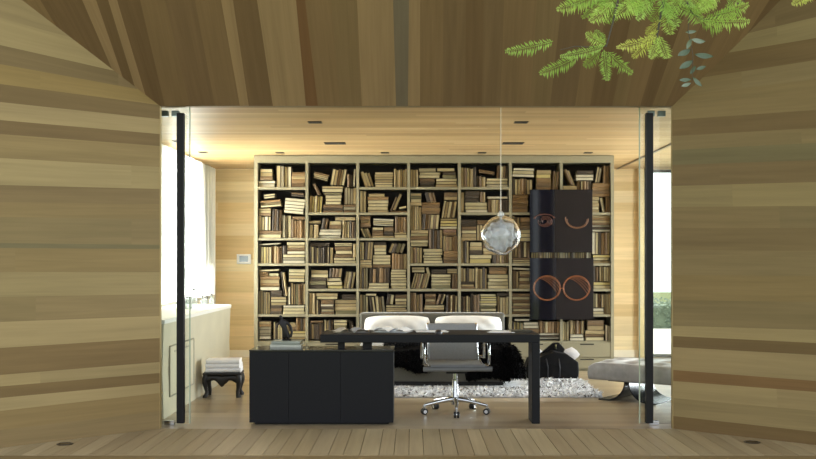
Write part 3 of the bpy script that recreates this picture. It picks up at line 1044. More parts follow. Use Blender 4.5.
p1, off = painting('painting', 530, 189.5, 592.5, 252.5, 554.5, 'upper dark gloss painting with a coiled eye and a curved smile line')
q = MB()
yy = pd - .001
for k in range(3):
    stroke(q, [p - off for p in arc(544.5, 219, 11 - k * .8, 4.5 + k * .3, 10 - k * 6, 172 + k * 5, yy)], .0045)
for k in range(4):
    stroke(q, [p - off for p in arc(545, 221.5, 7.0 - k * 1.5, 5.2 - k * 1.0, 160 + k * 35, 480 + k * 30, yy)], .0035)
q.build('orange_eye', stroke_d, p1, smooth=True)
q = MB()
for k in range(3):
    stroke(q, [p - off for p in arc(577, 219.5 + k * .3, 11.3 - k * .9, 8.8 - k * .9, 172, 366, yy)], .005 - k * .001)
stroke(q, [p - off for p in arc(566.8, 219, 1.5, 2.5, 120, 250, yy)], .005)
q.build('orange_smile', mat('ochre_stroke', (112, 76, 50), .5), p1, smooth=True)

p2, off = painting('painting', 530, 258, 593.5, 319.5, 556, 'lower dark gloss painting with two orange circles like spectacles')
q = MB()
for cxp in (547.0, 576.5):
    for k in range(2):
        stroke(q, [p - off for p in arc(cxp, 288, 13.6 - k * .9, 12.4 - k * .8, 0, 360, yy)], .0036)
    for k in range(4):
        t = k / 3
        A_, B_, C_ = (cxp - 7 + 6 * t, 278.5 - 1.6 * t), (cxp + 3 + 5 * t, 280.5 - 2 * t), (cxp + 11.5 + 1.3 * t, 295 - 10.5 * t)
        a = []
        for n_ in range(13):
            w_ = n_ / 12
            x_ = A_[0] * (1 - w_) ** 2 + 2 * B_[0] * w_ * (1 - w_) + C_[0] * w_ ** 2
            y_ = A_[1] * (1 - w_) ** 2 + 2 * B_[1] * w_ * (1 - w_) + C_[1] * w_ ** 2
            a.append(Vector(((x_ - CX) * pd / F, yy, CAMZ - (y_ - CY) * pd / F)) - off)
        stroke(q, a, .0024)
stroke(q, [p - off for p in arc(561.7, 290, 2.2, 1.8, 0, 180, yy)], .005)
q.build('orange_spectacles', stroke_m, p2, smooth=True)

# ---------------------------------------------------------------- desk and side cabinet
DY = 8.33
dx0, dx1 = ray(320, 0, DY).x, ray(540, 0, DY).x
desk = empty('desk', ((dx0 + dx1) / 2, DY, 0))
tag(desk, 'long black wooden desk with one slab leg, its far end raised over the black cabinet', 'desk')
ox, oy = desk.location.x, desk.location.y
q = MB()
q.box(dx0 - ox, dx1 - ox, 0, .58, .676, .744)
q.build('desktop', black_wood, desk, bevel=.004)
q = MB()
q.box(dx1 - ox - .066, dx1 - ox, .001, .27, 0, .676)
q.build('leg', black_wood, desk, bevel=.004)
for x in (341.5, 367.5):
    q = MB()
    xx = ray(x, 0, DY + .12).x - ox
    w = .028 if x < 350 else .038
    q.box(xx - w, xx + w, .08, .14, .6215, .676)
    q.build('support_block', black_metal, desk)
CYF = 8.27
c0, c1 = ray(249.3, 0, CYF).x, ray(393.4, 0, CYF).x
cab = empty('cabinet', ((c0 + c1) / 2, CYF, 0))
tag(cab, 'low black wooden cabinet carrying the sculpture and the end of the desk', 'cabinet')
ox, oy = cab.location.x, cab.location.y
W = c1 - c0
q = MB()
q.box(-W / 2, W / 2, .02, .40, .018, .606)
q.build('body', black_wood, cab, bevel=.003)
q = MB()
q.box(-W / 2 - .002, W / 2 + .004, -.002, .41, .607, .621)
q.build('top', mat('polished_black', (30, 30, 34), .16), cab, bevel=.002)
for a, b in ((-W / 2, -W / 2 + .325), (-W / 2 + .326, W / 2 - .44), (W / 2 - .439, W / 2)):
    q = MB()
    q.box(a + .0003, b - .0003, 0, .019, .02, .604)
    dr = q.build('door', black_wood, cab, bevel=.001)
q = MB()
q.box(-W / 2 + .04, W / 2 - .04, .05, .36, 0, .017)
q.build('plinth', rubber, cab)

# sculpture on two books on the cabinet
grey_cover = mat('grey_green_cover', (150, 156, 146), .5, noise=.08)
pale_cover = mat('pale_grey_cover', (186, 190, 180), .5, noise=.08)
bb = ray(287, 349, 8.50)
zt = .6215
for k, (w, d, h, cm_, lab) in enumerate(((.262, .20, .030, pale_cover, 'pale grey book lying on the black cabinet, lower of the two under the sculpture'),
                                        (.245, .19, .030, grey_cover, 'grey-green book lying on another, directly under the dark sculpture'))):
    q = MB()
    M = Matrix.Translation((-d / 2 * 0 - w / 2, 0, h / 2)) @ Matrix.Rotation(PI / 2, 4, 'Y')
    book_geo(q, h, w, d, False, M)
    o = q.build('large_book', [cm_, paper_edge], loc=(bb.x, 8.41, zt), rot=(0, 0, .02 - .05 * k))
    tag(o, lab, 'book', 'large books under the sculpture')
    zt += h + .0005

bronze = mat('dark_bronze', (34, 32, 34), .38, .5, noise=.2, scale=30, bump=.2)
fig = empty('figurine', (bb.x - .005, 8.50, zt))
tag(fig, 'dark bronze abstract figurine standing on two books on the black cabinet', 'sculpture')


def skin(name, pts, edges, m, parent, lev=2):
    me = bpy.data.meshes.new(name)
    me.from_pydata([p[:3] for p in pts], edges, [])
    me.materials.append(m)
    o = bpy.data.objects.new(name, me)
    COL.objects.link(o)
    o.parent = parent
    s = o.modifiers.new('skin', 'SKIN')
    for i, p in enumerate(pts):
        r = p[3]
        me.skin_vertices[0].data[i].radius = (r, r)
    me.skin_vertices[0].data[0].use_root = True
    s.use_smooth_shade = True
    ss = o.modifiers.new('sub', 'SUBSURF')
    ss.levels = ss.render_levels = lev
    return o


def fp(px, py, r, y=0.0):
    return ((px - 286.8) * .0085, y, (344.2 - py) * .0085, r)


skin('figure', [fp(286.2, 336, .024), fp(284.8, 331.5, .021), fp(283.6, 327.2, .027), fp(282.2, 323.6, .010), fp(281.2, 320.8, .016), fp(280.2, 319.0, .009),
                fp(284.8, 340, .019), fp(284.6, 343.4, .016), fp(288.2, 340, .019), fp(289.4, 343.4, .016),
                fp(287.2, 326.2, .015), fp(290.8, 330.0, .012), fp(292.3, 335.5, .012), fp(290.6, 341.5, .014),
                fp(279.6, 327.0, .010, -.01), fp(277.6, 329.4, .008, -.014), fp(278.6, 331.6, .006, -.018)],
     [(0, 1), (1, 2), (2, 3), (3, 4), (4, 5), (0, 6), (6, 7), (0, 8), (8, 9), (2, 10), (10, 11), (11, 12), (12, 13), (2, 14), (14, 15), (15, 16)], bronze, fig)
q = MB()
q.lathe([(.040, 0), (.042, .006), (.036, .014)], 20)
q.build('base', bronze, fig, smooth='auto')

# things on the desk
paper = mat('white_paper', (232, 234, 236), .7)
print_m = mat('printed_page', (190, 186, 178), .6, noise=.35, scale=18)
blue_ink = mat('grey_print', (150, 156, 168), .6, noise=.3, scale=22)


def open_magazine(loc, rz, w, d, label, m1, m2):
    o = empty('open_magazine', loc, rz)
    tag(o, label, 'magazine', 'open magazines on the desk')
    for s, m in ((-1, m1), (1, m2)):
        q = MB()
        q.grid(lambda u, v: (s * (u * w), (v - .5) * d, .004 + .042 * math.sin(min(u * 1.1, 1) * PI * .92) * (1 - .35 * u)), 10, 2)
        q.grid(lambda u, v: (s * (u * w), (v - .5) * d, .0005), 10, 2)
        q.build('page', m, o, smooth=True)
    return o


open_magazine((-.52, 8.58, .7445), .30, .14, .22, 'open magazine with greyish printed pages, nearest the raised end of the desk', print_m, blue_ink)
open_magazine((-.17, 8.66, .7445), -.28, .16, .23, 'open magazine with white pages curling up on the desk beside the printed one', paper, paper)


def papers(loc, rz, w, d, n, label):
    o = empty('paper_stack', loc, rz)
    tag(o, label, 'papers', 'loose papers on the desk')
    for k in range(n):
        q = MB()
        a = random.uniform(-.12, .12)
        q.box(-w / 2, w / 2, -d / 2, d / 2, .0015 * k, .0015 * k + .0012, Matrix.Rotation(a, 4, 'Z'))
        q.build('sheet', paper, o)


papers((.17, 8.68, .7445), .1, .27, .20, 4, 'white loose papers on the desk behind the dark computer mouse')
papers((.78, 8.64, .7445), -.2, .22, .24, 3, 'white loose papers near the slab-leg end of the desk')
q = MB()
q.grid(lambda u, v: (.032 * math.sin(v * PI / 2) * math.cos(u * 2 * PI), .055 * math.sin(v * PI / 2) * math.sin(u * 2 * PI), .034 * math.cos(v * PI / 2) ** .7), 20, 8, True)
tag(q.build('computer_mouse', mat('dark_plastic', (44, 44, 48), .4), smooth=True, loc=(.225, 8.45, .7445)), 'small dark rounded mouse on the desk in front of the chair back', 'mouse')
q = MB()
M = Matrix.Translation((-.09, 0, .009)) @ Matrix.Rotation(PI / 2, 4, 'Y')
book_geo(q, .018, .18, .13, False, M)
tag(q.build('notebook', [mat('dark_olive_cover', (70, 68, 56), .5), paper_edge], loc=(.94, 8.58, .7445), rot=(0, 0, .1)), 'thin dark notebook lying at the slab-leg end of the desk', 'book')

# ---------------------------------------------------------------- office chair
ch = empty('office_chair', (.385, 8.93, 0), math.radians(3))
tag(ch, 'grey sling office chair with chrome arms on castors behind the black desk', 'chair')
sling = mat('grey_sling', (150, 152, 153), .55, noise=.08, scale=90, spec=.35)
sling_dark = mat('dark_grey_sling', (112, 114, 116), .5)
prof_seat = [(.21, .455), (.12, .440), (.0, .432), (-.12, .438), (-.20, .448), (-.235, .442), (-.25, .425), (-.243, .408)]
prof_back = [(.195, .458), (.215, .50), (.235, .56), (.258, .64), (.285, .73), (.298, .770), (.312, .778), (.322, .768)]
q = MB(); q.sheet(prof_seat, -.235, .235, .016); q.build('seat', sling, ch, smooth='auto')
q = MB(); q.sheet(prof_back, -.215, .215, .014); q.build('backrest', sling, ch, smooth='auto')
q = MB(); q.tube([(-.30, -.245, .418), (.30, -.245, .418)], .021, 12); q.build('front_roll', sling_dark, ch, smooth='auto')
for s in (-1, 1):
    q = MB()
    q.tube([(s * .245, y, z) for y, z in prof_seat[:6]], .011, 10)
    q.tube([(s * .225, y, z) for y, z in prof_back], .010, 10)
    q.build('side_rail', chrome, ch, smooth='auto')
    q = MB()
    loop = [(-.13, .445), (-.145, .50), (-.15, .58), (-.138, .618), (-.10, .632), (.06, .632), (.17, .628), (.20, .60), (.212, .53), (.212, .47)]
    q.tube([(s * .285, y, z) for y, z in loop], .0115, 10)
    q.tube([(s * .24, -.13, .440), (s * .285, -.13, .445)], .010, 8)
    q.tube([(s * .235, .212, .49), (s * .285, .212, .48)], .010, 8)
    ar = q.build('armrest', chrome, ch, smooth='auto')
    q = MB()
    q.box(s * .285 - .017, s * .285 + .017, -.11, .13, .630, .642)
    q.build('arm_pad', rubber, ar, bevel=.004)
q = MB()
q.box(-.09, .09, -.12, .12, .365, .405)
for s in (-1, 1):
    q.tube([(s * .05, .10, .38), (s * .235, .16, .44)], .013, 8)
    q.tube([(s * .05, -.10, .38), (s * .235, -.15, .43)], .013, 8)
q.build('tilt_mechanism', black_metal, ch, bevel=.004)
q = MB(); q.lathe([(.034, .075), (.034, .20), (.026, .21), (.026, .30), (.020, .305), (.020, .366)], 20); q.build('column', chrome, ch, smooth='auto')
for k in range(5):
    a = math.radians(-90 + 72 * k - 3)
    d = Vector((math.cos(a), math.sin(a), 0))
    q = MB()
    q.tube([d * .02 + Vector((0, 0, .125)), d * .10 + Vector((0, 0, .118)), d * .20 + Vector((0, 0, .100)), d * .295 + Vector((0, 0, .082))], [.024, .020, .016, .013], 10)
    lg = q.build('leg', chrome, ch, smooth='auto')
    q = MB()
    pr = d.cross(Vector((0, 0, 1)))
    for s in (-1, 1):
        c_ = d * .290 + pr * (s * .014) + Vector((0, 0, .028))
        q.tube([c_ - pr * .009, c_ + pr * .009], .028, 16)
    wl = q.build('caster', rubber, lg, smooth='auto')
    q = MB()
    q.tube([d * .292 + Vector((0, 0, .085)), d * .292 + Vector((0, 0, .030))], [.012, .010], 10)
    q.tube([d * .290 - pr * .026 + Vector((0, 0, .028)), d * .290 + pr * .026 + Vector((0, 0, .028))], .016, 12)
    q.build('caster_fork', chrome, lg, smooth='auto')

# ---------------------------------------------------------------- sofa, pillows, throw, rug
grey_cloth = mat('taupe_upholstery', (92, 89, 80), .85, noise=.06, scale=60, sheen=.2)
sx0, sx1, sy0, sy1 = -.60, 1.01, 10.80, 12.10
RZ = .0125
sofa = empty('sofa', ((sx0 + sx1) / 2, sy0, RZ))
tag(sofa, 'low taupe sofa with a plain back standing on the shaggy rug', 'sofa')
hw = (sx1 - sx0) / 2
q = MB(); q.box(-hw + .02, hw - .02, .03, 1.25, 0, .045); q.build('plinth', rubber, sofa)
q = MB(); q.box(-hw, hw, 0, 1.28, .046, .25); q.build('base', grey_cloth, sofa, bevel=.015)
for s in (-1, 1):
    q = MB()
    q.box(min(0, s * hw) + (.004 if s > 0 else 0), max(0, s * hw) - (.004 if s < 0 else 0), .0, 1.06, .252, .40)
    q.build('seat_cushion', grey_cloth, sofa, bevel=.03)
q = MB(); q.box(-hw - .02, hw + .09, 1.08, 1.28, .252, .735); q.build('backrest', grey_cloth, sofa, bevel=.025)
white_cloth = mat('white_linen', (238, 238, 238), .85, noise=.03, scale=20, bump=.1)


def cushion(name, w, h, d, loc, rx, rz, m, seed):
    rnd = random.Random(seed)
    ph = [rnd.uniform(0, 6) for _ in range(4)]

    def fn(u, v, s):
        a, b = u * 2 - 1, v * 2 - 1
        prof = max(0, (1 - abs(a) ** 2.8)) ** .5 * max(0, (1 - abs(b) ** 2.6)) ** .5
        x = a * w / 2 * (1 - .07 * abs(b) ** 3)
        z = b * h / 2 * (1 - .16 * abs(a) ** 4)
        wr = 1 + .06 * math.sin(a * 5 + ph[0]) * math.sin(b * 4 + ph[1]) + .05 * math.sin(a * 11 + b * 6 + ph[2])
        return (x, s * d / 2 * prof * wr, z)
    q = MB()
    q.grid(lambda u, v: fn(u, v, -1), 28, 18)
    q.grid(lambda u, v: fn(u, v, 1), 28, 18)
    me = q.build(name, m, smooth=True)
    bm = bmesh.new(); bm.from_mesh(me.data)
    bmesh.ops.remove_doubles(bm, verts=bm.verts, dist=.0005)
    bmesh.ops.recalc_face_normals(bm, faces=bm.faces)
    bm.to_mesh(me.data); bm.free()
    me.location = loc
    me.rotation_euler = (rx, 0, rz)
    return me


pz = RZ + .40 + .165
tag(cushion('pillow', .77, .30, .25, (-.170, 11.68, pz), -.22, .03, white_cloth, 3), 'white pillow on the sofa behind the open magazines', 'pillow', 'white pillows on the sofa')
tag(cushion('pillow', .79, .30, .25, (.655, 11.68, pz), -.22, -.03, white_cloth, 5), 'white pillow on the sofa directly behind the office chair', 'pillow', 'white pillows on the sofa')


def tuft(mb, p, d, l, w):
    d = d.normalized()
    a = d.orthogonal().normalized()
    a = Matrix.Rotation(random.uniform(0, 6.28), 3, d) @ a
    bend = Vector((random.uniform(-.3, .3), random.uniform(-.3, .3), -.25)) * l
    mb.face([p - a * w, p + a * w, p + d * l * .6 + a * w * .7 + bend * .3])
    mb.face([p - a * w, p + d * l * .6 + a * w * .7 + bend * .3, p + d * l + bend])


def hair_mat(name, rgb, rough, var):
    m = mat(name, rgb, rough, noise=var, scale=14)
    return m


# black fur throw over the sofa's front edge and end
fur = mat('black_fur', (9, 8, 10), .85, noise=.3, scale=14, spec=.15)
q = MB()


def throw(u, v):
    """u along the sofa, v from the back of the seat over the front edge and down"""
    x = -.30 + u * 1.36
    s = v * 1.05
    top = RZ + .425
    lim = .55
    drop_end = max(0, x - 1.03)
    if s < lim:
        y, z = sy0 + lim - s - .02, top
    else:
        k = s - lim
        y, z = sy0 - .045 - .02 * math.sin(u * 9), top - .03 - k
        z = max(z, (.20 if u < .65 else .10) + .03 * math.sin(u * 17))
    z += .012 * math.sin(u * 13 + v * 7)
    return Vector((x, y, z))


q.grid(throw, 60, 40)
# the fold hanging over the end of the sofa onto the rug
def throw_end(u, v):
    y = 10.74 + u * .55
    a = v * PI / 2
    x = 1.05 + .13 * math.sin(a) + .02 * math.sin(u * 11)
    z = RZ + .437 - .345 * v ** 1.3
    return Vector((x, y, z))


q.grid(throw_end, 24, 20)


def throw_cap(u, v):
    p = throw_end(0, v)
    return Vector((.96 + (p.x - .96) * u, 10.735 - .02 * math.sin(u * PI), p.z))


q.grid(throw_cap, 8, 20)
for _ in range(1100):
    tuft(q, throw_cap(random.random(), random.random()), Vector((random.uniform(-.3, .6), -.8, random.uniform(-.8, .3))), random.uniform(.03, .055), .006)
rnd = random.Random(4)
for _ in range(5200):
    u, v = random.random(), random.random()
    p = throw(u, v)
    n = Vector((0, -.6, .5)) if v > .5 else Vector((0, -.2, 1))
    tuft(q, p, n + Vector((random.uniform(-.6, .6), random.uniform(-.5, .3), random.uniform(-.8, .4))), random.uniform(.03, .06), .006)
for _ in range(2200):
    u, v = random.random(), random.random()
    p = throw_end(u, v)
    tuft(q, p, Vector((.8, -.3, .1)) + Vector((random.uniform(-.4, .4), random.uniform(-.6, .3), random.uniform(-.8, .3))), random.uniform(.03, .06), .006)
tag(q.build('fur_throw', fur, fixn=False), 'black shaggy fur throw draped over the front of the taupe sofa', 'throw')

# shaggy rug
rug_m = hair_mat('rug_wool', (226, 227, 230), .9, .25)
rug_d = mat('rug_dark_wool', (96, 94, 94), .9)
q = MB()
rx0, rx1, ry0, ry1 = -1.0, 1.90, 9.95, 12.05
q.box(rx0, rx1, ry0, ry1, .002, .012)
ro = random.Random(9)
for _ in range(15000):
    x, y = ro.uniform(rx0 - .01, rx1 + .01), ro.uniform(ry0 - .01, ry1 + .01)
    if sx0 - .06 < x < sx1 + .12 and y > sy0 - .03: continue
    if 1.23 < x < 2.02 and 11.34 < y < 11.92: continue
    if sx0 - .35 < x < 1.27 and 10.62 < y < 11.42: continue
    q.cur = 1 if ro.random() < .12 else 0
    l = ro.uniform(.03, .07) if not (sx0 - .1 < x < sx1 + .05 and y > sy0 - .02) else .02
    tuft(q, Vector((x, y, .012)), Vector((ro.uniform(-1, 1), ro.uniform(-1, .6), ro.uniform(.35, .8))), l, .010)
tag(q.build('shaggy_rug', [rug_m, rug_d], fixn=False), 'white and grey shaggy wool rug under the sofa', 'rug')

# black bag slumped on the rug
leather = mat('black_leather', (8, 8, 12), .6, noise=.2, scale=25, bump=.15, spec=.2)
bag = empty('leather_bag', (1.64, 11.60, .0125), 0)
tag(bag, 'slumped black leather bag with a peaked flap and white paper poking out on the rug', 'bag')


def slab_prism(q, outline, y0, y1, bulge=0.0):
    n = len(outline)
    cx_ = sum(p[0] for p in outline) / n
    cz_ = sum(p[1] for p in outline) / n
    q.add([(x, y0, z) for x, z in outline] + [(x, y1, z) for x, z in outline] + [(cx_, y0 - bulge, cz_), (cx_, y1 + bulge, cz_)],
          [(i, (i + 1) % n, n + (i + 1) % n, n + i) for i in range(n)] + [((i + 1) % n, i, 2 * n) for i in range(n)] + [(n + i, n + (i + 1) % n, 2 * n + 1) for i in range(n)])


def bpx(px, py):
    return ((px - 553.5) * .0116, (377 - py) * .0116)


q = MB()
slab_prism(q, [bpx(*p) for p in ((526, 377), (525, 366), (528, 358), (540, 355.5), (553, 350.5), (566, 353), (577, 361), (577.5, 370), (577, 377))], -.12, .13, .03)
q.build('body', leather, bag, bevel=.012)
q = MB()
slab_prism(q, [bpx(*p) for p in ((541, 362), (541, 355.5), (549, 348.5), (555, 343.6), (561, 343.2), (566, 348.5), (571, 356), (571, 362))], .135, .20, .01)
q.build('flap', leather, bag, bevel=.01)
for a_, b_ in ((-.10, -.085), (.045, .052)):
    q = MB()
    q.tube([(a_, -.128, .23), (b_, -.156, .13), (b_, -.150, .02)], .007, 8)
    q.build('strap', mat('dull_black_strap', (30, 30, 36), .5), bag, smooth=True)
q = MB()
q.tube([(.045, .128, .32), (.045, .122, .375)], .008, 8)
q.build('buckle', mat('olive_brass', (110, 104, 70), .35, .7), bag, smooth=True)
tissue = mat('white_tissue', (236, 234, 238), .7)
for outl, y_ in ((((562, 354), (567, 350), (574, 347.5), (579, 351), (582, 355), (580, 358), (576, 361)), .06), (((538, 357), (539, 352), (543, 350.5), (547, 354), (546, 357)), .205)):
    q = MB()
    slab_prism(q, [bpx(*p) for p in outl], y_ + .075, y_ + .081, .02)
    q.build('tissue_paper', tissue, bag, smooth='auto')

# ---------------------------------------------------------------- velvet bench
velvet = mat('grey_velvet', (138, 136, 135), .6, noise=.28, scale=9, sheen=.5)
steel = mat('dark_blued_steel', (22, 25, 34), .25, .35)
bench = empty('bench', (2.563, 9.56, 0), math.radians(-38))
tag(bench, 'grey tufted velvet bench on curved dark steel feet beside the glazing', 'bench')
q = MB()
Lb, Wb, z0, z1 = 1.60, .66, .205, .380


def seat_pt(u, v):
    a, b = u * 2 - 1, v * 2 - 1
    x, y = a * Lb / 2, b * Wb / 2
    e = max(0, 1 - abs(a) ** 14) ** .5 * max(0, 1 - abs(b) ** 8) ** .5
    z = z1 - .05 * (1 - e)
    for i in range(6):
        for j in range(3):
            tx, ty = (-.5 + (i + .5) / 6) * Lb, (-.5 + (j + .5) / 3) * Wb
            r2 = (x - tx) ** 2 + (y - ty) ** 2
            z -= .045 * math.exp(-r2 / .0045)
    fx = abs(((x / Lb + .5) * 6) % 1 - 0)
    cr = min(fx, 1 - fx) * Lb / 6
    z -= .0 * math.exp(-(cr / .02) ** 2)
    z += .018 * math.sin((x / Lb + .5) * 6 * PI) ** 2
    return (x, y, z)


NU, NV = 84, 36
q.grid(seat_pt, NU, NV)
edge = [seat_pt(i / NU, 0) for i in range(NU + 1)] + [seat_pt(1, j / NV) for j in range(1, NV + 1)] + [seat_pt(i / NU, 1) for i in range(NU - 1, -1, -1)] + [seat_pt(0, j / NV) for j in range(NV - 1, 0, -1)]
NE = len(edge)


def skirt(u, v):
    x, y, z = edge[int(round(u * NE)) % NE]
    o = 1 + .022 * math.sin(v * PI)
    return (x * (1 + (o - 1) * .5), y * o, z + (z0 - z) * v)


q.grid(skirt, NE, 6, True)
q.face([(edge[i][0], edge[i][1], z0) for i in range(NE)])
st = q.build('seat_cushion', velvet, bench, smooth='auto')
bm = bmesh.new(); bm.from_mesh(st.data); bmesh.ops.remove_doubles(bm, verts=bm.verts, dist=.0004); bmesh.ops.recalc_face_normals(bm, faces=bm.faces); bm.to_mesh(st.data); bm.free()
q = MB()
for i in range(6):
    for j in range(3):
        p = seat_pt((i + .5) / 6, (j + .5) / 3)
        q.lathe([(.011, -.003), (.011, .002), (.006, .005)], 10, (p[0], p[1], p[2] + .001))
q.build('tuft_buttons', mat('velvet_button', (112, 110, 108), .7), bench, smooth='auto')['kind'] = 'stuff'
for cxp in (-.43, .43):
    for s in (-1, 1):
        prof = []
        for i in range(15):
            a = (i / 14) * PI / 2
            # concave outward: vertical under the seat, sweeping out to lie on the floor
            prof.append((s * (.022 + .20 * (1 - math.cos(a))), .192 - .186 * math.sin(a)))
        prof.append((s * .30, .006))
        q = MB()
        q.sheet(prof, -.26, .26, .012)
        # the sheet is swept along x; turn it so that it spans the bench's depth
        o = q.build('leg', steel, bench, smooth='auto', loc=(cxp, 0, 0), rot=(0, 0, -PI / 2))
    q = MB()
    q.box(cxp - .20, cxp + .20, -.25, .25, .190, .204)
    q.build('mounting_plate', black_metal, bench)

# ---------------------------------------------------------------- bath counter, bottles, stool, towels
pc = empty('plaster_counter', (-2.46, 10.2, 0))
tag(pc, 'long cream plastered bath counter with a white top under the bright window', 'counter')
q = MB()
xa, xb, ya, yb = -.338, .33, -1.62, 1.63
R = .10
out = [(xa, ya), (xb, ya)]
for i in range(7):
    a = i / 6 * PI / 2
    out.append((xb - R + R * math.cos(a), yb - R + R * math.sin(a)))
out.append((xa, yb))
n = len(out)
def ring(z, o=0.0): return [(x + (o if x > 0 else 0), y + (o if y > 1 else 0), z) for x, y in out]
r0, r1, r2 = ring(0, .0), ring(.42, -.012), ring(.815, .0)
for ra, rb in ((r0, r1), (r1, r2)):
    for i in range(n):
        q.face([ra[i], ra[(i + 1) % n], rb[(i + 1) % n], rb[i]])
q.face(r2); q.face(r0[::-1])
q.build('body', plaster, pc)
q = MB()
t0, t1 = ring(.816, .008), ring(.85, .008)
for i in range(n):
    q.face([t0[i], t0[(i + 1) % n], t1[(i + 1) % n], t1[i]])
q.face(t1); q.face(t0[::-1])
q.build('top', white_plaster, pc, bevel=.004)
q = MB()
q.box(.326, .334, -1.40, -.46, .17, .60)
ap = q.build('access_panel', plaster, pc, bevel=.002)
q = MB()
for z in (.165, .605):
    q.box(.326, .336, -1.41, -.45, z - .005, z + .005)
for y in (-1.41, -.45):
    q.box(.326, .336, y - .005, y + .005, .165, .605)
q.box(.330, .338, -1.25, -.62, .545, .557)
q.build('metal_trim', mat('brushed_trim', (150, 146, 132), .35, .7), ap)

bottle_glass = glass_mat('smoky_bottle_glass', (.62, .66, .64), .12)
amber_glass = glass_mat('pale_green_bottle_glass', (.70, .78, .70), .15)
specs = [(188.5, 10.6, .12, .034, 'tall', 'squat clear glass jar on the plastered counter nearest the glass door'),
         (194.0, 11.0, .19, .036, 'neck', 'tallest smoky glass bottle with a dark stopper on the plastered counter'),
         (202.5, 11.35, .10, .022, 'neck', 'small slim glass bottle on the counter just past the tallest bottle'),
         (205.5, 11.5, .085, .020, 'tall', 'little glass tumbler on the counter between two slim bottles'),
         (211.5, 11.6, .11, .024, 'neck', 'slim pale bottle on the counter end closest to the back wall')]
for px, d, h, r, kind, lab in specs:
    x = max((px - CX) / F * d, -2.70)
    o = empty('glass_bottle' if kind == 'neck' else 'glass_jar', (x, d, .8505))
    tag(o, lab, 'bottle' if kind == 'neck' else 'jar', 'bath bottles on the counter')
    q = MB()
    if kind == 'neck':
        q.lathe([(r * .9, 0), (r, .006), (r, h * .62), (r * .8, h * .72), (r * .35, h * .82), (r * .35, h)], 18)
    else:
        q.lathe([(r * .85, 0), (r, .006), (r, h * .9), (r * .95, h)], 18)
    q.build('bottle_body', bottle_glass if px != 211.5 else amber_glass, o, smooth='auto')
    q = MB()
    q.lathe([(r * .45, h + .0005), (r * .5, h + .012), (r * .3, h + .024)] if kind == 'neck' else [(r * .98, h + .0005), (r * .98, h + .012), (r * .3, h + .016)], 14)
    q.build('stopper', mat('dark_stopper', (70, 68, 64), .5), o, smooth='auto')

ebony = mat('ebonised_wood', (24, 20, 19), .45, noise=.25, scale=30)
stool = empty('carved_stool', (-1.895, 10.06, 0), math.radians(3))
tag(stool, 'small dark carved wooden stool with curved legs beside the plastered counter', 'stool')
q = MB(); q.box(-.19, .19, -.145, .145, .225, .250); q.build('seat', ebony, stool, bevel=.008)
for s in (-1, 1):
    q = MB()
    q.grid(lambda u, v: (-.165 + .33 * u, s * (.130 + .012 * math.sin(v * PI)), .226 - v * (.070 + .018 * math.cos(u * 4 * PI) - .03 * math.exp(-((u - .5) / .1) ** 2) * -1)), 24, 4)
    ap = q.build('apron', ebony, stool, smooth=True)
    m_ = ap.modifiers.new('solid', 'SOLIDIFY'); m_.thickness = .014
    q = MB()
    q.grid(lambda u, v: (s * (.175 + .012 * math.sin(v * PI)), -.12 + .24 * u, .226 - v * (.070 + .018 * math.cos(u * 4 * PI))), 24, 4)
    ap = q.build('apron', ebony, stool, smooth=True)
    m_ = ap.modifiers.new('solid', 'SOLIDIFY'); m_.thickness = .014
for s in (-1, 1):
    for t in (-1, 1):
        q = MB()
        dx_, dy_ = s * .7, t * .7
        pts = [(0, .224), (.018, .19), (.020, .15), (.008, .10), (-.004, .06), (.002, .03), (.014, .012), (.016, 0.0)]
        q.tube([(s * .155 + dx_ * o_, t * .110 + dy_ * o_, z) for o_, z in pts], [.030, .030, .027, .020, .018, .021, .027, .025], 10)
        q.build('leg', ebony, stool, smooth='auto')
towel_m = mat('white_terry', (240, 241, 246), .95, noise=.04, scale=80, bump=.3)
zt = .2505
for k, (w, d, h) in enumerate(((.345, .26, .042), (.335, .25, .042), (.33, .245, .042))):
    q = MB()
    prof = []
    # folded towel: a flattened rounded fold swept along x, with a second layer lip
    for i in range(9):
        a = -PI / 2 - i / 8 * PI
        prof.append((-d / 2 + h / 2 + h / 2 * math.cos(a), h / 2 + h / 2 * math.sin(a)))
    prof.append((d / 2, h)); prof.append((d / 2, h * .54)); prof.append((-d / 2 + .03, h * .52)); prof.append((-d / 2 + .03, h * .48)); prof.append((d / 2, h * .46)); prof.append((d / 2, 0))
    m_ = len(prof)
    vs = [(-w / 2, y, z) for y, z in prof] + [(w / 2, y, z) for y, z in prof]
    q.add(vs, [(i, (i + 1) % m_, m_ + (i + 1) % m_, m_ + i) for i in range(m_)] + [tuple(range(m_ - 1, -1, -1)), tuple(range(m_, 2 * m_))])
    o = q.build('folded_towel', towel_m, loc=(-1.885 + random.uniform(-.006, .006), 10.06, zt), rot=(0, 0, math.radians(3 + random.uniform(-2, 2))), bevel=.005)
    tag(o, ('white folded towel lying directly on the dark carved stool', 'white folded towel in the middle of the three on the stool', 'white folded towel on top of the three on the stool')[k], 'towel', 'white towels on the stool')
    zt += h + .0005

# ---------------------------------------------------------------- pendant lamp
pl = ray(500.8, 235.5, 8.38)
lamp = empty('pendant_lamp', (pl.x, pl.y, pl.z))
tag(lamp, 'clear blown-glass globe pendant hanging on a thin pale cord above the desk', 'lamp')


def real_glass(name, ior, rough=0.0, tint=(1, 1, 1)):
    m = bpy.data.materials.new(name)
    m.use_nodes = True
    b = m.node_tree.nodes['Principled BSDF']
    b.inputs['Base Color'].default_value = (*tint, 1)
    b.inputs['Roughness'].default_value = rough
    b.inputs['IOR'].default_value = ior
    b.inputs['Transmission Weight'].default_value = 1.0
    return m


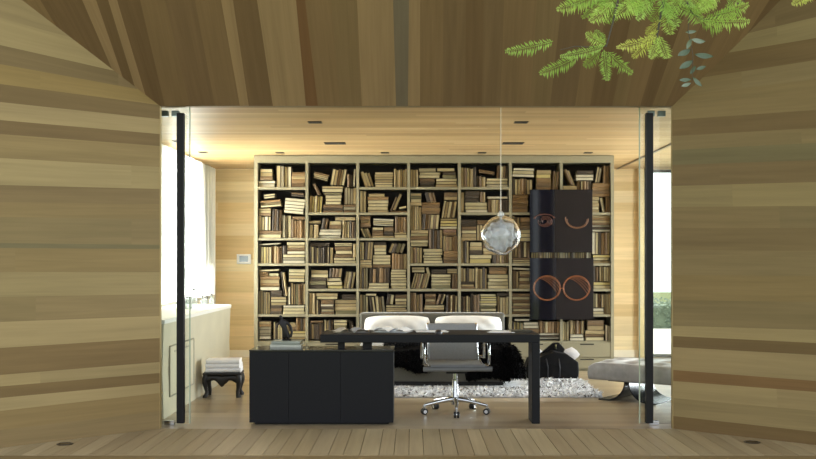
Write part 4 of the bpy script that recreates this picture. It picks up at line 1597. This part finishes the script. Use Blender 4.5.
shell_m = real_glass('blown_glass_shell', 1.45, .02, (.97, .98, 1.0))
core_m = glass_mat('crinkled_inner_glass', (.90, .95, 1.0), .42, 2.6)


def lump(u, v, R, amp, f, ph):
    a, b = u * 2 * PI, v * PI
    n = Vector((math.sin(b) * math.cos(a), math.sin(b) * math.sin(a), math.cos(b)))
    k = 0
    for (dx, dy, dz, s) in f:
        k = max(k, s * max(0, n.dot(Vector((dx, dy, dz)).normalized())) ** 5)
    w = math.sin(n.x * 6 + ph) * math.sin(n.y * 5 + ph * 2) * math.sin(n.z * 6 + ph)
    return n * R * (1 + k + amp * w)


q = MB()
q.grid(lambda u, v: lump(u, v, .162, .03, [(.12, -.2, 1, .05), (1, -.3, .1, .04), (-1, -.3, .1, .06), (-.3, -1, -.3, .04)], .6), 64, 40, True)
gl = q.build('globe', shell_m, lamp, smooth=True)
sd = gl.modifiers.new('wall', 'SOLIDIFY'); sd.thickness = .014; sd.offset = -1
q = MB()


def crinkle(u, v):
    p = lump(u, v, .118, .20, [], 1.3)
    n = p.normalized()
    return p * (1 + .07 * math.sin(n.x * 11 + 2) * math.sin(n.z * 9) + .05 * math.sin(n.y * 13 + n.z * 7))


q.grid(crinkle, 56, 36, True)
q.build('inner_glass', core_m, lamp, smooth=False)
q = MB()
q.lathe([(.026, .160), (.026, .185), (.012, .205), (.004, .21)], 16)
q.build('cap', mat('pale_cap', (210, 212, 208), .3, .5), lamp, smooth='auto')
q = MB()
q.tube([(0, 0, .20), (0, 0, H - pl.z - .015)], .0035, 8)
q.build('cord', mat('pale_cord', (222, 216, 200), .5), lamp)
q = MB()
q.lathe([(.045, H - pl.z - .02), (.045, H - pl.z - .001)], 20)
q.build('ceiling_rose', mat('pale_cap', (210, 212, 208)), lamp, smooth='auto')
q = MB()
q.lathe([(.012, .02), (.022, .05), (.020, .085), (.012, .11), (.012, .162)], 14)
q.build('bulb_holder', mat('pale_cap', (210, 212, 208)), lamp, smooth='auto')

# ---------------------------------------------------------------- thermostat, recessed lights, deck lights
A = ray(237, 264, YB); B = ray(251, 254.2, YB)
th = empty('thermostat', ((A.x + B.x) / 2, YB - .001, A.z))
tag(th, 'small white thermostat with a grey screen on the back wall', 'thermostat')
hw, hh = (B.x - A.x) / 2, B.z - A.z
q = MB(); q.box(-hw, hw, -.022, 0, 0, hh); q.build('housing', mat('white_plastic', (228, 230, 230), .4), th, bevel=.004)
q = MB(); q.box(-hw * .62, hw * .62, -.025, -.0215, hh * .22, hh * .80); q.build('screen', mat('grey_screen', (120, 134, 146), .2), th)

slots = [(315, 122, .13, 'the shorter slot toward the counter side'), (335, 143, .235, ''), (521, 122, .13, ''), (513, 143, .235, ''), (280, 152.5, .10, ''), (385, 152.5, .10, ''), (482, 152.5, .10, ''), (588, 152.5, .10, ''), (203, 152, .10, ''), (178, 141, .11, '')]
slab = ['short dark ceiling slot nearest the portal on the thermostat side', 'long dark ceiling slot in front of the third bookcase column', 'short dark ceiling slot nearest the portal on the bench side', 'long dark ceiling slot beside the pendant cord',
        'tiny ceiling slot above the first bookcase column', 'tiny ceiling slot above the third bookcase column', 'tiny ceiling slot above the fifth bookcase column', 'tiny ceiling slot above the seventh bookcase column',
        'small ceiling slot by the curtain and closest to the back wall', 'small ceiling slot close to the curtain and the glass door']
for (px, py, w, _), lab in zip(slots, slab):
    d = (H - CAMZ) / ((CY - py) / F)
    o = empty('recessed_light', ((px - CX) / F * d, d, H - .001))
    tag(o, lab, 'ceiling light', 'slots in the timber ceiling')
    dp = .17 if w > .2 else .11
    q = MB()
    for a, b, c_, e_ in ((-w / 2, w / 2, -dp / 2, -dp / 2 + .008), (-w / 2, w / 2, dp / 2 - .008, dp / 2), (-w / 2, -w / 2 + .008, -dp / 2, dp / 2), (w / 2 - .008, w / 2, -dp / 2, dp / 2)):
        q.box(a, b, c_, e_, -.006, 0)
    q.build('frame', mat('dark_bronze_trim', (62, 54, 42), .5), o)
    q = MB(); q.box(-w / 2 + .008, w / 2 - .008, -dp / 2 + .008, dp / 2 - .008, -.003, 0); q.build('recess', mat('dark_recess', (30, 27, 22), .7), o)
for px, py, lab in ((65, 444.2, 'round dark deck light set in the boards below the wall on the thermostat side'), (752, 442.4, 'round dark deck light set in the boards below the wall on the bench side')):
    d = CAMZ / ((py - CY) / F)
    o = empty('deck_light', ((px - CX) / F * d, d, .0005))
    tag(o, lab, 'deck light', 'round lights in the deck')
    q = MB(); q.lathe([(.060, 0), (.060, .004), (.045, .006), (.045, .003)], 28); q.build('rim', mat('dark_steel_rim', (66, 60, 52), .4, .6), o, smooth='auto')
    q = MB(); q.lathe([(.044, .0005), (.044, .0045)], 24); q.build('lens', mat('dark_lens', (48, 42, 38), .15), o, smooth='auto')

# ---------------------------------------------------------------- foliage hanging into view
leaf_m = [mat('leaf_green', (168, 204, 98), .55), mat('leaf_light_green', (194, 222, 112), .5), mat('leaf_yellow_green', (222, 230, 120), .5)]
for m in leaf_m:
    nt = m.node_tree
    pb = nt.nodes['Principled BSDF']
    tlu = nt.nodes.new('ShaderNodeBsdfTranslucent')
    tlu.inputs['Color'].default_value = pb.inputs['Base Color'].default_value
    mx_ = nt.nodes.new('ShaderNodeMixShader')
    mx_.inputs[0].default_value = .5
    nt.links.new(pb.outputs[0], mx_.inputs[1])
    nt.links.new(tlu.outputs[0], mx_.inputs[2])
    nt.links.new(mx_.outputs[0], nt.nodes['Material Output'].inputs['Surface'])
twig_m = mat('grey_twig', (84, 78, 70), .8)
TD = 5.6


def P3(px, py, dz=0.0):
    return ray(px, py, TD + dz)


br = empty('tree_branch', tuple(P3(660, -120)))
tag(br, 'feathery green branch hanging into view below the timber soffit', 'branch')
boff = Vector(br.location)


def bpart_tube(name, pts, r, m=twig_m, parent=br, off=None):
    q = MB()
    q.tube([p - (off if off is not None else boff) for p in pts], r, 8)
    return q.build(name, m, parent, smooth='auto')


bpart_tube('limb', [P3(760, -150, .1), P3(690, -90), P3(640, -45), P3(600, -30)], [.016, .013, .010, .006])
bpart_tube('twig', [P3(628, -40), P3(618, 0), P3(613, 22), P3(607, 44), P3(606, 47)], [.008, .006, .005, .004, .003])
bpart_tube('twig', [P3(606, 46), P3(590, 47), P3(575, 46.5), P3(560, 50)], [.004, .003, .0028, .0015])
bpart_tube('twig', [P3(668, -70), P3(664, 0), P3(659, 25), P3(656, 42)], [.012, .010, .007, .004])
bpart_tube('twig', [P3(680, -80), P3(686, 0), P3(692, 13), P3(703, 20), P3(716, 17), P3(728, 9), P3(745, 0)], [.010, .006, .005, .004, .004, .003, .002])


def frond(p0, p1, width, m, rnd):
    """compound leaf: a rib with close pairs of thin leaflets"""
    q = MB()
    ax = p1 - p0
    L = ax.length
    t = ax.normalized()
    side = t.cross(Vector((0, -1, 0))).normalized()
    out = Vector((0, -1, 0))
    sag = -.10 * L
    N = 26
    def rib(u): return p0 + ax * u + Vector((0, 0, sag * (u * u - u) * -1)) 
    q.tube([rib(i / 8) for i in range(9)], [.0022 - .0014 * i / 8 for i in range(9)], 5)
    for i in range(1, N + 1):
        u = i / N
        w = width * (math.sin(PI * min(1, u * .86 + .10)) ** .7) * rnd.uniform(.62, 1.18)
        for s in (-1, 1):
            a = rib(u)
            tip = a + side * s * w + t * w * rnd.uniform(.2, .6) + out * rnd.uniform(-.3, .4) * w + Vector((0, 0, -.22 * w))
            m_ = (a + tip) / 2 + out * .05 * w
            hwid = t * (L / N * .42)
            q.face([a, m_ - hwid, tip, m_ + hwid])
    q.v = [tuple(Vector(v) - boff) for v in q.v]
    return q.build('frond', leaf_m[m], br, smooth=False, fixn=False)


FR = [(553, 41, 506, 51, 7, 0), (577, 57, 540, 73, 7.5, 0), (604, 46, 561, 56, 6, 0), (600, 50, 584, 66, 6, 0), (604, 50, 607, 80, 6.5, 0), (608, 52, 632, 73, 6.5, 0), (606, 44, 586, 33, 6.5, 1), (604, 42, 596, 30, 6, 0),
      (600, -6, 557, 9, 9, 1), (604, -4, 566, 2, 8, 0), (613, 2, 590, 21, 9, 1), (616, 4, 606, 22, 8, 0), (640, -8, 616, 16, 9, 1), (655, -6, 636, 10, 9, 0), (650, 2, 628, 8, 8, 1),
      (656, 37, 617, 47, 6.5, 2), (658, 30, 633, 57, 6.5, 2), (659, 36, 667, 58, 7, 1), (659, 38, 650, 58, 6, 1), (661, 20, 646, 34, 5, 2), (664, 8, 671, 34, 8, 1), (666, 4, 677, 26, 8, 0), (666, 0, 650, 20, 7, 0),
      (690, 12, 672, 2, 8, 0), (694, 14, 712, -4, 8, 1), (703, 20, 749, 21, 8, 1), (705, 19, 740, 10, 8, 0), (700, 20, 722, 29, 7, 0), (718, 14, 748, 4, 8, 1), (728, 8, 740, -8, 8, 0), (688, 4, 700, 22, 8, 0), (682, -8, 668, 14, 8, 1), (640, -4, 600, 2, 8, 0), (720, -10, 700, 8, 8, 1)]
rf = random.Random(12)
for x0, y0, x1, y1, w, m in FR:
    dz0, dz1 = rf.uniform(-.08, .08), rf.uniform(-.14, .10)
    frond(P3(x0, y0, dz0 * .3), P3(x1, y1, dz1), w * 1.15 * TD / F, m, rf)

for k in range(12):
    x0, y0 = rf.uniform(590, 730), rf.uniform(-16, -4)
    frond(P3(x0, y0, rf.uniform(-.1, .2)), P3(x0 + rf.uniform(-34, 30), y0 + rf.uniform(16, 30), rf.uniform(-.1, .2)), 8 * TD / F, rf.choice((0, 1, 1)), rf)
tip = empty('tree_branch', tuple(P3(830, -30)))
tag(tip, 'tiny yellow-green leaf tip poking in above the bench-side wall', 'branch')
boff, br = Vector(tip.location), tip
bpart_tube('twig', [P3(840, -40), P3(822, -20), P3(812, -8)], [.006, .005, .003], parent=tip)
frond(P3(813, -9), P3(792, 4), 6 * TD / F, 2, rf)
frond(P3(816, -12), P3(803, 3), 5 * TD / F, 2, rf)

# a bluish creeper sprig hanging below
sprig = empty('hanging_sprig', tuple(P3(689, 0, .12)))
tag(sprig, 'thin hanging sprig of bluish oval leaves below the feathery branch', 'sprig')
so = Vector(sprig.location)
stem = [P3(686, -40, .12), P3(690, 5, .12), P3(688, 30, .12), P3(693, 55, .12), P3(692, 84, .12)]
bpart_tube('stem', stem, [.003, .0026, .0022, .0018, .001], parent=sprig, off=so)
blue_leaf = mat('bluish_leaf', (124, 138, 120), .4)
blue_leaf2 = mat('dull_bluish_leaf', (88, 104, 84), .45)
for cx_, cy_, ang, l, m in ((691, 32, 5, 9, blue_leaf), (698, 41, -4, 13, blue_leaf), (684, 53, 28, 14, blue_leaf2), (704, 56, -12, 15, blue_leaf2), (686, 65, 32, 14, blue_leaf2), (701, 68, 20, 9, blue_leaf2), (693, 70, 60, 8, blue_leaf2), (685, 80, 4, 10, blue_leaf2), (686, 85, 20, 9, blue_leaf), (697, 82, -40, 11, blue_leaf2), (689, 44, 70, 9, blue_leaf)):
    q = MB()
    a = math.radians(ang)
    c_ = P3(cx_, cy_, .12) - so
    s = l * .62 * TD / F
    ex = Vector((math.cos(a), rf.uniform(-.4, .4), math.sin(a))).normalized()
    ey = ex.cross(Vector((0, -1, .5))).normalized()
    nrm = ex.cross(ey)
    q.grid(lambda u, v: c_ + ex * (u * 2 - 1) * s + ey * (v * 2 - 1) * s * .40 * max(.02, math.sin(PI * min(.99, max(.01, u)))) ** .8 + nrm * (-.12 * s * abs(v * 2 - 1) + .1 * s * math.sin(u * PI)), 8, 4)
    q.build('leaf', m, sprig, smooth=True, fixn=False)

tr = MB()
tr.box(2.9, 14, 14.46, 24, -.10, -.03)
tr.box(4.95, 14, 6.9, 14.45, -.10, -.03)
struct(tr.build('floor_terrace', mat('pale_terrace_stone', (222, 216, 204), .7, noise=.06, scale=5)))
# ---------------------------------------------------------------- garden seen through the glazing
hedge_leaf = mat('hedge_leaf', (118, 132, 112), .6, noise=.4, scale=3)


def hedge(name, x0, x1, y0, y1, z1, label, n, seed):
    r = random.Random(seed)
    q = MB()
    q.box(x0 + .1, x1 - .1, y0 + .1, y1 - .1, -.12, z1 - .12)
    for _ in range(n):
        f = r.random()
        if f < .45: p = Vector((r.uniform(x0, x1), y0 + r.uniform(-.02, .14), r.uniform(-.1, z1)))
        elif f < .6: p = Vector((r.uniform(x0, x1), r.uniform(y0, y1), z1 + r.uniform(-.15, .05)))
        elif f < .8: p = Vector((x0 + r.uniform(-.02, .14), r.uniform(y0, y1), r.uniform(-.1, z1)))
        else: p = Vector((x1 - r.uniform(-.02, .14), r.uniform(y0, y1), r.uniform(-.1, z1)))
        d = Vector((r.uniform(-1, 1), r.uniform(-1, 1), r.uniform(-.5, 1))).normalized() * r.uniform(.05, .09)
        s = d.orthogonal().normalized() * d.length * .35
        q.face([p, p + d * .5 + s, p + d, p + d * .5 - s])
    tag(q.build(name, hedge_leaf, fixn=False), label, 'hedge')


hedge('garden_hedge', 3.2, 9.0, 21.0, 22.0, .56, 'low green hedge outside the bright glazing past the bench', 5000, 1)
hedge('garden_hedge', -6.2, -5.2, 9.0, 17.0, 1.25, 'green hedge outside the curtained window over the plastered counter', 6000, 2)
